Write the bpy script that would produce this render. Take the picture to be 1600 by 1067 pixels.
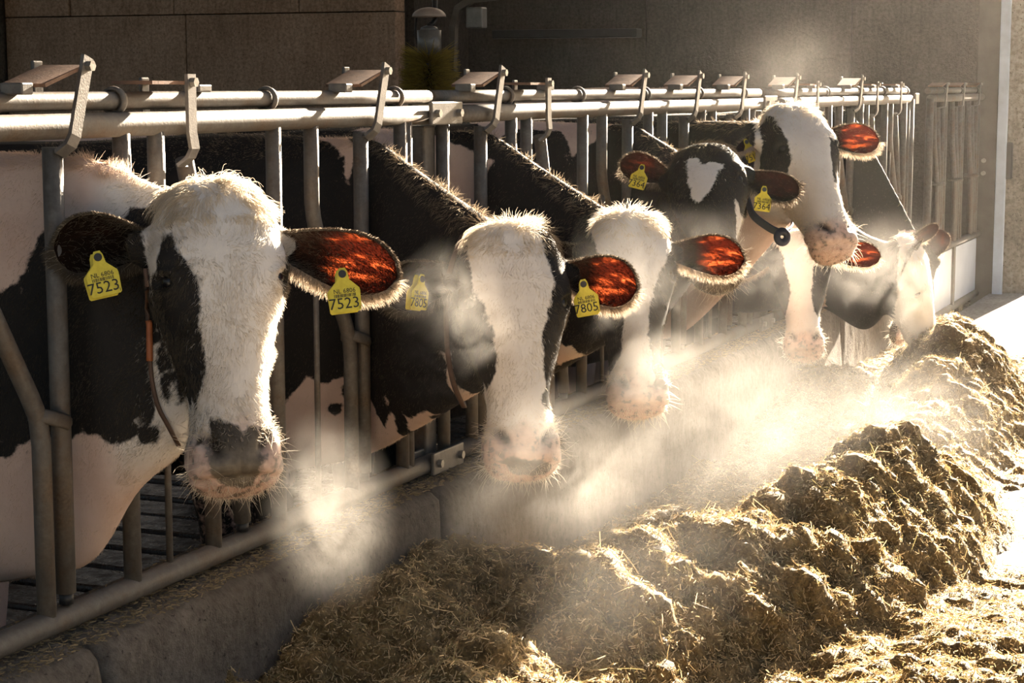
import bpy, bmesh, math, random
import numpy as np
from mathutils import Vector, Matrix
random.seed(7); rng = np.random.default_rng(7)
sc = bpy.context.scene
COL = sc.collection
for o in list(bpy.data.objects): bpy.data.objects.remove(o)

# ---------------------------------------------------------------- camera, sky, sun, exposure
YAW, PITCH = math.radians(22.592), math.radians(7.576)
CAMP = np.array([2.2026, 0.0, 1.4762]); FPX = 3000.0
cam_d = bpy.data.cameras.new('camera'); cam = bpy.data.objects.new('camera', cam_d); COL.objects.link(cam)
cam_d.sensor_width = 36; cam_d.lens = FPX / 1600 * 36; cam_d.clip_start = .05; cam_d.clip_end = 300
cam.location = CAMP; cam.rotation_euler = (math.pi/2 - PITCH, 0, YAW)
sc.camera = cam
FW = np.array([-math.sin(YAW)*math.cos(PITCH), math.cos(YAW)*math.cos(PITCH), -math.sin(PITCH)])
RT = np.array([math.cos(YAW), math.sin(YAW), 0.]); UP = np.cross(RT, FW)
def at(px, py, Z):                      # a point of the place, seen at (px,py) of the 1600x1067 picture, Z metres away
    return CAMP + (FW + RT*(px-800)/FPX - UP*(py-533.5)/FPX) * Z

SUN_AZ, SUN_EL = math.radians(3.0), math.radians(19)     # the low sun, from beyond the alley door, right of the fence line
SUNDIR = np.array([math.sin(SUN_AZ)*math.cos(SUN_EL), math.cos(SUN_AZ)*math.cos(SUN_EL), math.sin(SUN_EL)])
sl = bpy.data.lights.new('sun', 'SUN'); sl.energy = 54.0; sl.angle = math.radians(.9); sl.color = (1, .845, .65)
so = bpy.data.objects.new('sun', sl); COL.objects.link(so)
so.rotation_euler = Vector(SUNDIR).to_track_quat('Z', 'Y').to_euler()
so.location = (4, 16, 6)
w = bpy.data.worlds.new('world'); sc.world = w; w.use_nodes = True
wn = w.node_tree; bg = wn.nodes['Background']
sky = wn.nodes.new('ShaderNodeTexSky'); sky.sky_type = 'NISHITA'; sky.sun_disc = False
sky.sun_elevation = SUN_EL; sky.sun_rotation = SUN_AZ; sky.dust_density = 3.0; sky.air_density = 1.0
wm = wn.nodes.new('ShaderNodeMix'); wm.data_type = 'RGBA'; wm.blend_type = 'MULTIPLY'; wm.inputs[0].default_value = 1; wm.inputs[7].default_value = (1.02,.97,.91,1)
wn.links.new(sky.outputs[0], wm.inputs[6]); wn.links.new(wm.outputs[2], bg.inputs['Color']); bg.inputs['Strength'].default_value = .155
vs = sc.view_settings; vs.view_transform = 'Standard'; vs.look = 'None'; vs.gamma = 1; vs.use_curve_mapping = False
vs.exposure = 0.12
cy = sc.cycles
cy.max_bounces = 6; cy.diffuse_bounces = 3; cy.glossy_bounces = 2; cy.transmission_bounces = 4
cy.volume_bounces = 0; cy.transparent_max_bounces = 8
cy.caustics_reflective = False; cy.caustics_refractive = False
cy.volume_step_rate = 1.0; cy.volume_max_steps = 128
sc.render.hair_type = 'STRAND'; sc.cycles_curves.shape = 'RIBBONS'

# ---------------------------------------------------------------- helpers
def link(name, data, parent=None, **kw):
    o = bpy.data.objects.new(name, data); COL.objects.link(o)
    if parent is not None: o.parent = parent
    for k, v in kw.items(): o[k] = v
    return o
def thing(name, label, cat, loc=(0,0,0), rz=0, group=None):
    o = link(name, None); o.location = loc; o.rotation_euler = (0,0,rz); o.empty_display_size = .1
    o['label'] = label; o['category'] = cat
    if group: o['group'] = group
    return o
class MB:
    """collects shapes, links them as ONE mesh object"""
    def __init__(s): s.v=[]; s.f=[]; s.n=0; s.sm=[]
    def add(s, v, f, smooth=False):
        v = np.asarray(v, float); s.v.append(v); s.f += [tuple(i+s.n for i in q) for q in f]; s.sm += [smooth]*len(f); s.n += len(v); return s
    def box(s, c, d, R=None, b=0.0):
        x,y,z = [q/2 for q in d]
        if b <= 0:
            v = np.array([(i*x,j*y,k*z) for i in(-1,1) for j in(-1,1) for k in(-1,1)])
            f = [(0,1,3,2),(4,6,7,5),(0,4,5,1),(2,3,7,6),(0,2,6,4),(1,5,7,3)]
        else:
            bm = bmesh.new(); bmesh.ops.create_cube(bm, size=1)
            for q in bm.verts: q.co = (q.co.x*2*x, q.co.y*2*y, q.co.z*2*z)
            bmesh.ops.bevel(bm, geom=bm.edges[:], offset=b, segments=2, affect='EDGES', profile=.5)
            bm.verts.index_update()
            v = np.array([q.co[:] for q in bm.verts]); f = [tuple(w.index for w in q.verts) for q in bm.faces]; bm.free()
        if R is not None: v = v @ np.asarray(R).T
        return s.add(v + np.asarray(c), f)
    def tube(s, pts, r, n=16, cap=True, smooth=True):
        P = np.asarray(pts, float); m = len(P)
        r = np.full(m, r) if np.isscalar(r) else np.asarray(r)
        T = np.gradient(P, axis=0); T /= np.linalg.norm(T, axis=1)[:,None] + 1e-12
        a = np.array([0,0,1.]) if abs(T[0][2]) < .9 else np.array([1.,0,0])
        v = []; u = np.cross(T[0], a); u /= np.linalg.norm(u)
        for i in range(m):
            u = u - T[i]*(u@T[i]); u /= np.linalg.norm(u); w = np.cross(T[i], u)
            for k in range(n):
                t = 2*math.pi*k/n; v.append(P[i] + r[i]*(math.cos(t)*u + math.sin(t)*w))
        f = [(i*n+k, i*n+(k+1)%n, (i+1)*n+(k+1)%n, (i+1)*n+k) for i in range(m-1) for k in range(n)]
        s.add(v, f, smooth)
        if cap:
            s.f.append(tuple(range(s.n-m*n, s.n-m*n+n))[::-1]); s.sm.append(False)
            s.f.append(tuple(range(s.n-n, s.n))); s.sm.append(False)
        return s
    def strip(s, pts, side, wd, th):
        """flat bar following pts (list of points), 'side' = width direction"""
        P = np.asarray(pts, float); side = np.asarray(side, float)/np.linalg.norm(side)
        T = np.gradient(P, axis=0); v=[]
        for p,t in zip(P,T):
            nrm = np.cross(t, side); nrm /= np.linalg.norm(nrm)
            for a,b in((-1,-1),(1,-1),(1,1),(-1,1)): v.append(p + side*a*wd/2 + nrm*b*th/2)
        m=len(P); f=[(i*4+k, i*4+(k+1)%4, (i+1)*4+(k+1)%4, (i+1)*4+k) for i in range(m-1) for k in range(4)]
        f += [(3,2,1,0), tuple((m-1)*4+k for k in range(4))]
        return s.add(v, f)
    def ring(s, c, axis, R, r, n=24, k=8, sx=1.0):
        axis=np.asarray(axis,float)/np.linalg.norm(axis)
        a=np.array([0,0,1.]) if abs(axis[2])<.9 else np.array([1.,0,0]); u=np.cross(axis,a); u/=np.linalg.norm(u); w=np.cross(axis,u)
        v=[]
        for i in range(n):
            t=2*math.pi*i/n; d=math.cos(t)*u+math.sin(t)*w
            for j in range(k):
                q=2*math.pi*j/k; v.append(np.asarray(c)+d*(R+r*math.cos(q))+axis*r*sx*math.sin(q))
        f=[(i*k+j,((i+1)%n)*k+j,((i+1)%n)*k+(j+1)%k,i*k+(j+1)%k) for i in range(n) for j in range(k)]
        return s.add(v,f,True)
    def mesh(s, name):
        me = bpy.data.meshes.new(name); me.from_pydata(np.concatenate(s.v).tolist(), [], s.f); me.update()
        me.polygons.foreach_set('use_smooth', s.sm); return me
    def build(s, name, mat, parent=None, **kw):
        me = s.mesh(name)
        if mat: me.materials.append(mat)
        return link(name, me, parent, **kw)

def nd(nt, t, **kw):
    n = nt.nodes.new(t)
    for k,v in kw.items(): setattr(n, k, v)
    return n
def lk(nt, a, b): nt.links.new(a, b)
def mat(name):
    m = bpy.data.materials.new(name); m.use_nodes = True; nt = m.node_tree
    return m, nt, nt.nodes['Principled BSDF']
def ramp(nt, fac, stops, interp='LINEAR'):
    r = nd(nt, 'ShaderNodeValToRGB'); e = r.color_ramp.elements; r.color_ramp.interpolation = interp
    e[0].position, e[0].color = stops[0][0], (*stops[0][1],1); e[1].position, e[1].color = stops[-1][0], (*stops[-1][1],1)
    for p,c in stops[1:-1]:
        q = e.new(p); q.color = (*c,1)
    lk(nt, fac, r.inputs[0]); return r.outputs[0]
def noise(nt, scale, detail=4, rough=.55, coord='Object', dist=0.0, vec=None):
    tc = nd(nt, 'ShaderNodeTexCoord') if vec is None else None
    n = nd(nt, 'ShaderNodeTexNoise'); n.inputs['Scale'].default_value = scale; n.inputs['Detail'].default_value = detail
    n.inputs['Roughness'].default_value = rough; n.inputs['Distortion'].default_value = dist
    lk(nt, tc.outputs[coord] if vec is None else vec, n.inputs['Vector']); return n
def bump(nt, h, bs, strength=.4, dist=.01):
    b = nd(nt, 'ShaderNodeBump'); b.inputs['Strength'].default_value = strength; b.inputs['Distance'].default_value = dist
    lk(nt, h, b.inputs['Height']); lk(nt, b.outputs[0], bs.inputs['Normal']); return b
def simple(name, col, rough=.6, metal=0, var=.25, scale=12, bmp=.15, bd=.004):
    m, nt, bs = mat(name); n = noise(nt, scale, 6, .62)
    lo = tuple(c*(1-var) for c in col); hi = tuple(min(1,c*(1+var)) for c in col)
    lk(nt, ramp(nt, n.outputs[0], [(.3,lo),(.7,hi)]), bs.inputs['Base Color'])
    bs.inputs['Roughness'].default_value = rough; bs.inputs['Metallic'].default_value = metal
    if bmp:
        n2 = noise(nt, scale*8, 4, .6); bump(nt, n2.outputs[0], bs, bmp, bd)
    return m
def mixc(nt, fac, a, b):
    m = nd(nt, 'ShaderNodeMix', data_type='RGBA'); 
    if hasattr(fac,'links') or not isinstance(fac,(int,float)): lk(nt, fac, m.inputs[0])
    else: m.inputs[0].default_value = fac
    for v,i in((a,6),(b,7)):
        if isinstance(v, tuple): m.inputs[i].default_value = (*v,1)
        else: lk(nt, v, m.inputs[i])
    return m.outputs[2]

# ---------------------------------------------------------------- noise fields for modelling
def lattice(seed): return np.random.default_rng(seed).random((64,64,64)).astype(np.float32)
LAT=lattice(5)
def vnoise(p):
    i=np.floor(p).astype(int); f=p-i; f=f*f*(3-2*f); i&=63; j=(i+1)&63
    g=lambda a,b,c: LAT[a,b,c]
    x0,y0,z0=i.T; x1,y1,z1=j.T; fx,fy,fz=f.T
    c00=g(x0,y0,z0)*(1-fx)+g(x1,y0,z0)*fx; c10=g(x0,y1,z0)*(1-fx)+g(x1,y1,z0)*fx
    c01=g(x0,y0,z1)*(1-fx)+g(x1,y0,z1)*fx; c11=g(x0,y1,z1)*(1-fx)+g(x1,y1,z1)*fx
    return ((c00*(1-fy)+c10*fy)*(1-fz)+(c01*(1-fy)+c11*fy)*fz)*2-1
def fbm(p,sc,oc=4,gain=.5,bill=False):
    t=0;a=1;q=np.asarray(p)*sc
    for _ in range(oc):
        n=vnoise(q); t=t+a*((1-2*np.abs(n)) if bill else n); a*=gain; q=q*2.03+11.7
    return t

# ---------------------------------------------------------------- materials
def galvanised():
    m, nt, bs = mat('galvanised_steel')
    a = noise(nt, 9, 6, .65); b = noise(nt, 55, 5, .7); c = noise(nt, 160, 3, .6)
    base = ramp(nt, b.outputs[0], [(.3,(.085,.074,.064)),(.55,(.135,.122,.108)),(.75,(.19,.175,.158))])
    dirt = ramp(nt, a.outputs[0], [(.45,(0,0,0)),(.72,(1,1,1))])
    rust = ramp(nt, c.outputs[0], [(.3,(.085,.055,.035)),(.7,(.17,.12,.08))])
    lk(nt, mixc(nt, dirt, base, rust), bs.inputs['Base Color'])
    bs.inputs['Metallic'].default_value = .25
    lk(nt, ramp(nt, b.outputs[0], [(.3,(.5,)*3),(.7,(.75,)*3)]), bs.inputs['Roughness'])
    bump(nt, c.outputs[0], bs, .25, .002); return m
def concrete(name, lo, mid, hi, rough=.85, wet=0):
    m, nt, bs = mat(name)
    a = noise(nt, 1.6, 8, .66, dist=.4); b = noise(nt, 38, 6, .7); v = nd(nt,'ShaderNodeTexVoronoi'); v.inputs['Scale'].default_value = 70
    tc = nd(nt,'ShaderNodeTexCoord'); lk(nt, tc.outputs['Object'], v.inputs['Vector'])
    base = ramp(nt, a.outputs[0], [(.3,lo),(.5,mid),(.72,hi)])
    sp = ramp(nt, b.outputs[0], [(.36,(.45,.42,.38)),(.6,(1,1,1))])
    mm = nd(nt,'ShaderNodeMix', data_type='RGBA', blend_type='MULTIPLY'); mm.inputs[0].default_value=.75
    lk(nt, base, mm.inputs[6]); lk(nt, sp, mm.inputs[7])
    mp = nd(nt,'ShaderNodeMapping'); mp.inputs['Scale'].default_value = (1,1,.12); lk(nt, tc.outputs['Object'], mp.inputs[0])
    dr = noise(nt, 26, 5, .65, vec=mp.outputs[0]); fl = noise(nt, 75, 2, .5)
    m3 = nd(nt,'ShaderNodeMix', data_type='RGBA', blend_type='MULTIPLY'); m3.inputs[0].default_value=.8
    lk(nt, mm.outputs[2], m3.inputs[6]); lk(nt, ramp(nt, dr.outputs[0], [(.34,(.76,.74,.72)),(.52,(1,1,1))]), m3.inputs[7])
    m4 = nd(nt,'ShaderNodeMix', data_type='RGBA', blend_type='MULTIPLY'); m4.inputs[0].default_value=1
    lk(nt, m3.outputs[2], m4.inputs[6]); lk(nt, ramp(nt, fl.outputs[0], [(.29,(.35,.32,.30)),(.34,(1,1,1))]), m4.inputs[7]); lk(nt, m4.outputs[2], bs.inputs['Base Color'])
    bs.inputs['Roughness'].default_value = rough
    d = noise(nt, 9, 7, .72); ad = nd(nt,'ShaderNodeMath',operation='ADD'); lk(nt,b.outputs[0],ad.inputs[0]); lk(nt,d.outputs[0],ad.inputs[1])
    bump(nt, ad.outputs[0], bs, .8, .02); return m
M = {}
M['steel'] = galvanised()
M['bolt'] = simple('zinc_bolt', (.30,.28,.25), .45, .6)
M['strap'] = simple('lever_steel', (.15,.137,.125), .5, .45, .3, 30, .3, .002)
M['rusty'] = simple('rusty_latch_plate', (.20,.115,.075), .7, .2, .35, 25, .3, .003)
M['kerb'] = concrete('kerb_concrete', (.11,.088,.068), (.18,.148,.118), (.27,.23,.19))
M['kerb'].name='kerb_concrete'
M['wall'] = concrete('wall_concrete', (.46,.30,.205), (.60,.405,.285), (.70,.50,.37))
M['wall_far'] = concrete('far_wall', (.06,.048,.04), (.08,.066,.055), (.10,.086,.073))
M['pier'] = concrete('pier_concrete', (.25,.22,.18), (.36,.32,.27), (.45,.41,.35))
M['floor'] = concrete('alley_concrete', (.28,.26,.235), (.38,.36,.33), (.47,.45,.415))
M['column'] = simple('column_paint', (.58,.66,.78), .5, .3, .15, 6)
M['flange'] = simple('column_web', (.13,.115,.10), .7, .2, .2, 6)
M['white'] = simple('white_sheet', (.80,.84,.90), .4, 0, .08, 5)
M['black'] = simple('black_plastic', (.02,.02,.022), .5, 0, .2, 20)
M['grey'] = simple('grey_motor_paint', (.20,.19,.18), .4, .3, .2, 20)
M['roof'] = simple('roof_sheet', (.30,.26,.22), .8)
def slat_mat():
    m, nt, bs = mat('wet_slat_concrete'); a = noise(nt, 14, 6, .65)
    lk(nt, ramp(nt, a.outputs[0], [(.3,(.020,.012,.008)),(.7,(.055,.034,.022))]), bs.inputs['Base Color'])
    lk(nt, ramp(nt, a.outputs[0], [(.4,(.16,)*3),(.62,(.6,)*3)]), bs.inputs['Roughness']); b = noise(nt, 60, 4, .6); bump(nt, b.outputs[0], bs, .6, .01); return m
M['slat'] = slat_mat()
# ---------------------------------------------------------------- the setting
def struct(name, mb, m, parent=None, top=True):
    o = mb.build(name, m, parent)
    if top and parent is None: o['kind'] = 'structure'
    return o
def stroot(name):
    o = link(name, None); o['kind'] = 'structure'; o.empty_display_size = .1; return o
struct('floor', MB().box((5.1, 11, -.05), (10, 38, .1)), M['floor'])                      # feed alley
# slatted pen floor, slats across
pf = struct('floor_pen', MB().box((-4.6, 8.5, -.34), (8.9, 19, .1)), M['slat'])
slat_me = MB().box((0,0,0), (5.6, .20, .12), b=.012).mesh('slat'); slat_me.materials.append(M['slat'])
for i in range(58):
    o = link('slat', slat_me, pf); o.location = (-2.95 + .02*rng.normal(), .6 + .24*i, -.112 + .004*rng.normal())
# kerb under the feed fence: cast blocks with open joints
kb = stroot('trim_kerb')
ys = [-1.9, -.11, 1.45, 3.01, 4.57, 6.13, 7.69, 9.25, 10.81, 11.72]
for a,b in zip(ys[:-1], ys[1:]):
    bm = MB()
    # profile: rounded front lip, slightly battered face, subdivided lengthwise and roughened
    prof = [(-.16,-.3),(-.16,.41),(.03,.412),(.078,.405),(.098,.385),(.104,.35),(.107,.29),(.11,.23),(.113,.17),(.116,.1),(.12,0),(.13,-.05)]
    n = 60; L = b-a-.012; v=[]; 
    for i in range(n+1):
        y = a+.006+L*i/n; e = min(i, n-i)
        for j,(x,z) in enumerate(prof):
            q = 1.0 if 2<=j<=10 else 0
            dx = q*(.003*math.sin(y*31+j*1.3)+.0009*rng.normal()); dz = q*.0012*rng.normal()
            if e==0: dx -= .008*q; dz -= .006*(2<=j<=4)
            v.append((x+dx, y, z+dz))
    k=len(prof); f=[(i*k+j,(i+1)*k+j,(i+1)*k+j+1,i*k+j+1) for i in range(n) for j in range(k-1)]
    f += [tuple(range(k)), tuple(range(n*k,n*k+k))[::-1]]
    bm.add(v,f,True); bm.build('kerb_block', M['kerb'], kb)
# back end wall of the pen: tall concrete panels with a course of shorter ones above, ending at a recess
wl = stroot('wall_back')
def wpanel(x0,x1,z0,z1,y,m,th=.18,par=wl,nm='panel',g=.008):
    MB().box(((x0+x1)/2, y+th/2, (z0+z1)/2), (x1-x0-g, th, z1-z0-g), b=.008).build(nm, m, par)
yb = 14.5
for x0,x1 in ((-12.5,-8.83),): wpanel(x0,x1,-.4,2.9,yb-.25,M['kerb'],.3)
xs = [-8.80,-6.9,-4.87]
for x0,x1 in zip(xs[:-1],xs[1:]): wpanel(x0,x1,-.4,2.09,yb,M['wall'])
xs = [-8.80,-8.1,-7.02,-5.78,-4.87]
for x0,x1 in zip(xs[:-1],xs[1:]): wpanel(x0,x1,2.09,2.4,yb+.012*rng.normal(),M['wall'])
wf = stroot('wall_recess')
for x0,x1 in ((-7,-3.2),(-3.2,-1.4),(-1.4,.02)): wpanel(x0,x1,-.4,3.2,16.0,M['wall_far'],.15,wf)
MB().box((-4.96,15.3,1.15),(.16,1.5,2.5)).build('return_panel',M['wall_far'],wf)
MB().box((-3.5,16.22,1.4),(7.2,.1,3.6)).build('light_block',M['wall_far'],wf)  # unseen box added behind the panels, stops light leaking through their joints
MB().box((-8.6,14.75,1.0),(7.6,.1,2.8)).build('light_block',M['wall_far'],wl)  # same added light stop behind the end wall
struct('trim_rail', MB().box((-3.9,15.9,1.93),(1.35,.16,.075),b=.01), M['black'])
pr = stroot('wall_end')
wpanel(.17,.36,-.1,2.2,14.06,M['pier'],.25,pr)
wpanel(.02,.17,-.1,2.2,14.3,M['pier'],.25,pr)
# steel column with its two flanges
cl = stroot('column')
MB().box((.055,14.12,1.05),(.014,.2,2.3)).build('web',M['flange'],cl)
MB().box((.06,13.99,1.05),(.19,.016,2.3)).build('flange',M['flange'],cl)
MB().box((.155,13.96,1.05),(.07,.03,2.3),b=.004).build('edge_plate',M['column'],cl)
for z in (.86,.95):
    MB().tube([(.03,13.985,z),(.03,13.955,z)],.016,8).build('bolt',M['bolt'],cl)
MB().box((.205,13.98,.95),(.05,.05,.26),b=.01).build('hinge_block',M['black'],cl)
# roof shading the pen; unseen side wall cut low to let sky light in
struct('ceiling', MB().box((-5.6,7,4.85),(12.2,22,.12)), M['roof'])
struct('wall_left', MB().box((-11.6,6,.4),(.2,24,1.6)), M['kerb'])
# ---------------------------------------------------------------- self-locking feed fence
RZ, BZ, TR = 1.400, .450, .0245
LZ, LX, LR = 1.447, -.022, .0185
def fence(name, label, y0, y1, bars, group=None, ztop=RZ):
    t = thing(name, label, 'fence', (0, y0, 0), 0, group)
    def B(mb, nm, m, par=t): 
        mb.v = [np.asarray(v)-np.array([0,y0,0]) for v in mb.v]; return mb.build(nm, m, par)
    st = M['steel']
    B(MB().tube([(0,y,RZ) for y in np.linspace(y0+.03,y1-.03,9)],TR,20),'top_rail',st)
    B(MB().tube([(LX,y,LZ) for y in np.linspace(y0+.01,y1-.01,9)],LR,16),'locking_rail',st)
    B(MB().tube([(0,y,BZ) for y in np.linspace(y0+.03,y1-.03,9)],TR,20),'bottom_rail',st)
    def upright(y,r=.0185,x=0.): B(MB().tube([(x,y,BZ),(x,y,RZ)],r,14),'upright',st)
    upright(y0+.042); 
    for k,(yb_,opn) in enumerate(bars):
        yc = yb_
        # fixed straight tube right of the neck slot
        upright(yc+.235)
        # bent tube left of the swing bar: straight, slanting to the bar, then down beside it
        if yc-.25 > y0+.02:
            P=[(0,yc-.25,RZ),(0,yc-.25,1.20),(0,yc-.243,1.165),(0,yc-.225,1.12),(0,yc-.09,.90),(0,yc-.066,.855),(0,yc-.058,.80),(0,yc-.058,BZ)]
            B(MB().tube(P,.0185,14),'bent_upright',st)
            B(MB().tube([(0,yc-.235,BZ),(0,yc-.235,1.16)],.0075,8),'rod',st)
        # swing bar, pivoting at the clamp
        yt = yc-.15 if opn else yc
        yl = yc+.0 if not opn else yc+.06
        zt = 1.325 if opn else 1.362
        sb=B(MB().tube([(.004,yl,.50),(.004,yc-.0,.84),(.004,yt,zt)],.0195,14),'swing_bar',st)
        B(MB().tube([(.004,yl,.478),(.004,yl,.50)],.014,12),'end_cap',M['black'],sb)
        cl_ = MB(); cl_.ring((0,yc-.028,.845),(0,.35,1),.047,.0085,24,8,1.7)
        for v in cl_.v: v[:,0]*= .62
        B(cl_,'clamp',st)
        # lever: flat strap from the head of the bar, round the front of the rail, up to the latch pin
        tilt = .10 if not opn else .0
        zp = 1.517 if not opn else 1.487; yp = yt + (.056 if not opn else -.038)
        yk = yt + (.004 if not opn else -.036)
        arc=[(.012,yt+.004,zt-.012),(.026,yk-.012,zt-.012),(.042,yk,zt+.004),(.047,yk+.008,zt+.022),(.047,yk+.35*(yp-yk),zt+.35*(zp-zt)),(.047,yp,zp),(.047,yp+.004*(not opn),zp+.014)]
        lv=B(MB().strip(arc,(0,1,-.35 if not opn else 0),.031,.008),'lever',M['strap'])
        B(MB().tube([(.049,yp,zp-.003),(.062,yp,zp-.003)],.0105,6,smooth=False),'bolt',M['bolt'],lv)
        B(MB().box((-.058,yp-.012,zp-.03),(.008,.03,.075),b=.003),'rear_strap',M['strap'])
        # latch plate hinged between the straps, resting on the locking rail
        ye = yp - (.125 if not opn else .135); ze = LZ+LR+.012 if not opn else LZ+LR+.018
        B(MB().strip([(-.006,yp,zp-.004),(-.006,ye,ze)],(1,0,0),.098,.007),'latch_plate',M['rusty'])
        if not opn: B(MB().box((.0,ye-.028,LZ+LR+.006),(.05,.034,.022),b=.003),'stop_bracket',M['strap'])
        else: B(MB().box((-.01,yp+.12,LZ+LR+.006),(.04,.05,.016),b=.003),'stop_bracket',M['strap'])
        rr=MB(); rr.ring((LX,yc+.245,LZ),(0,1,0),LR+.006,.005,24,6,2.2); B(rr,'rail_ring',st)
    upright(y1-.19)
    return t
def bars(y0, op, off): return [(y0+o, k in op) for k,o in enumerate(off)]
P0,P1,P2,P3,P4 = -1.96,1.40,4.756,8.116,11.48
fence('feed_fence','galvanised locking feed fence section nearest the camera, before the bolted joint',P1,P2,bars(P1,(0,3,),[.29,.93,1.626,2.235,2.90]))
fence('feed_fence','middle galvanised locking feed fence section, between the two bolted rail joints',P2,P3,bars(P2,(1,),[.294,.90,1.569,2.214,2.841]))
fence('feed_fence','far galvanised locking feed fence section ending at the gap before the gate',P3,P4-.1,bars(P3,(1,3,4),[.34,.97,1.68,2.30,2.93]))
def joint(y, label):
    t = thing('fence_post', label, 'post', (0,y,0))
    MB().box((-.052,0,.62),(.07,.07,1.5),b=.006).build('post',M['steel'],t)
    for z,nm in((RZ+.004,'joint_plate'),(BZ+.004,'joint_plate')):
        p = MB().box((.03,0,z),(.012,.20,.062),b=.004).build(nm,M['strap'],t)
        MB().box((-.03,0,z),(.012,.20,.062),b=.004).build('back_plate',M['strap'],p)
        for dy in(-.07,.07):
            MB().tube([(-.04,dy,z),(.048,dy,z)],.0115,6,smooth=False).build('bolt',M['bolt'],p)
joint(P2,'square steel fence post behind the bolted joint between the near and middle sections')
joint(P3,'square steel fence post at the second bolted joint, beside the raised white head')
te = thing('fence_post','end post of the feed fence, left of the narrow gap before the gate','post',(0,P4-.16,0))
MB().tube([(-.0,0,-.1),(0,0,RZ)],.036,16).build('post',M['steel'],te)
MB().box((.028,.1,RZ+.003),(.012,.10,.062),b=.004).build('joint_plate',M['strap'],te)
# gate: same neck bars above, white sheet below
G0,G1 = 12.0,14.02
g = thing('feed_gate','feed gate with white lower sheet at the far end of the fence','gate',(0,G0,0))
def GB(mb,nm,m,par=g):
    mb.v=[np.asarray(v)-np.array([0,G0,0]) for v in mb.v]; return mb.build(nm,m,par)
st=M['steel']
GB(MB().tube([(0,G0,RZ),(0,G1,RZ)],TR,16),'top_rail',st)
GB(MB().tube([(LX,G0+.02,LZ),(LX,G1-.02,LZ)],LR,14),'locking_rail',st)
GB(MB().tube([(0,G0,.43),(0,G1,.43)],TR,16),'middle_rail',st)
GB(MB().tube([(0,G0,.0),(0,G1,.0)],TR,16),'bottom_rail',st)
for y in(G0,G1): GB(MB().tube([(0,y,0),(0,y,RZ)],TR,16),'stile',st)
for a,b in((12.05,12.93),(13.03,13.93)): GB(MB().box((0,(a+b)/2,.215),(.006,b-a,.37)),'sheet',M['white'])
GB(MB().box((0,12.98,.215),(.03,.06,.40)),'sheet_stile',st)
for k,yc in enumerate((12.25,12.90,13.55)):
    for dy in(.2,.29): GB(MB().tube([(0,yc+dy,.43),(0,yc+dy,RZ)],.016,10),'upright',st)
    GB(MB().tube([(0,yc,RZ-.06),(0,yc+.12,.86),(0,yc+.10,.43)],.018,10),'swing_bar',st)
    GB(MB().tube([(0,yc-.12,RZ),(0,yc-.06,1.1),(0,yc+.06,.86),(0,yc+.06,.43)],.016,10),'bent_upright',st)
    rr=MB(); rr.ring((0,yc+.09,.86),(0,0,1),.045,.008,18,6,1.6); GB(rr,'clamp',st)
    lv=GB(MB().strip([(.01,yc,RZ-.06),(.045,yc+.03,RZ-.05),(.047,yc+.04,RZ),(.047,yc+.08,1.5)],(0,1,0),.03,.008),'lever',M['strap'])
    GB(MB().tube([(.05,yc+.08,1.49),(.06,yc+.08,1.49)],.01,6,smooth=False),'bolt',M['bolt'],lv)
    GB(MB().strip([(-.006,yc+.08,1.495),(-.006,yc-.06,1.475)],(1,0,0),.09,.007),'latch_plate',M['rusty'])
    rr=MB(); rr.ring((LX,yc+.25,LZ),(0,1,0),LR+.006,.005,18,6,2.2); GB(rr,'rail_ring',st)

# ---------------------------------------------------------------- cattle brush in the recess
cb0 = at(671,108,14.0)
cb = thing('cattle_brush','motorised cattle brush with yellow-green bristles hanging before the dark recess','brush',tuple(cb0))
s_=14.0/3000
bm_=MB(); bm_.tube([(0,0,-.36),(0,0,.0)],.07,16); core=bm_.build('brush_core',M['black'],cb)
MB().tube([(0,0,.02),(0,0,.10),(0,0,.11),(0,0,.28)],[.05,.05,.088,.088],20).build('motor',M['grey'],cb)
MB().tube([(0,0,.28),(0,0,.30),(0,0,.315)],[.07,.06,.02],20).build('motor_cap',M['grey'],cb)
th=np.linspace(0,math.pi/2,8)
MB().tube([(0,0,.375+.07*math.sin(a)) for a in th],[.125*max(.06,math.cos(a)) for a in th],24).build('hood',simple('pale_hood',(.42,.34,.29),.5,0,.1),cb)
MB().tube([(.0,.1,.62),(.0,.1,.36),(0,.06,.33),(0,0,.31)],.02,10).build('hanger',M['black'],cb)
MB().strip([(.135,.1,-.02),(.15,.1,.3),(.19,.1,.44),(.3,.1,.50),(.5,.1,.52)],(0,1,0),.06,.05).build('bracket_arm',simple('bracket_paint',(.10,.085,.07),.6,.2),cb)
MB().tube([(-.1,0,.37),(-.115,0,.25),(-.09,0,.17),(-.04,0,.13)],.008,8).build('cable',M['black'],cb)
MB().box((.31,.15,.37),(.13,.1,.15),b=.01).build('switch_box',M['grey'],cb)
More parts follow.
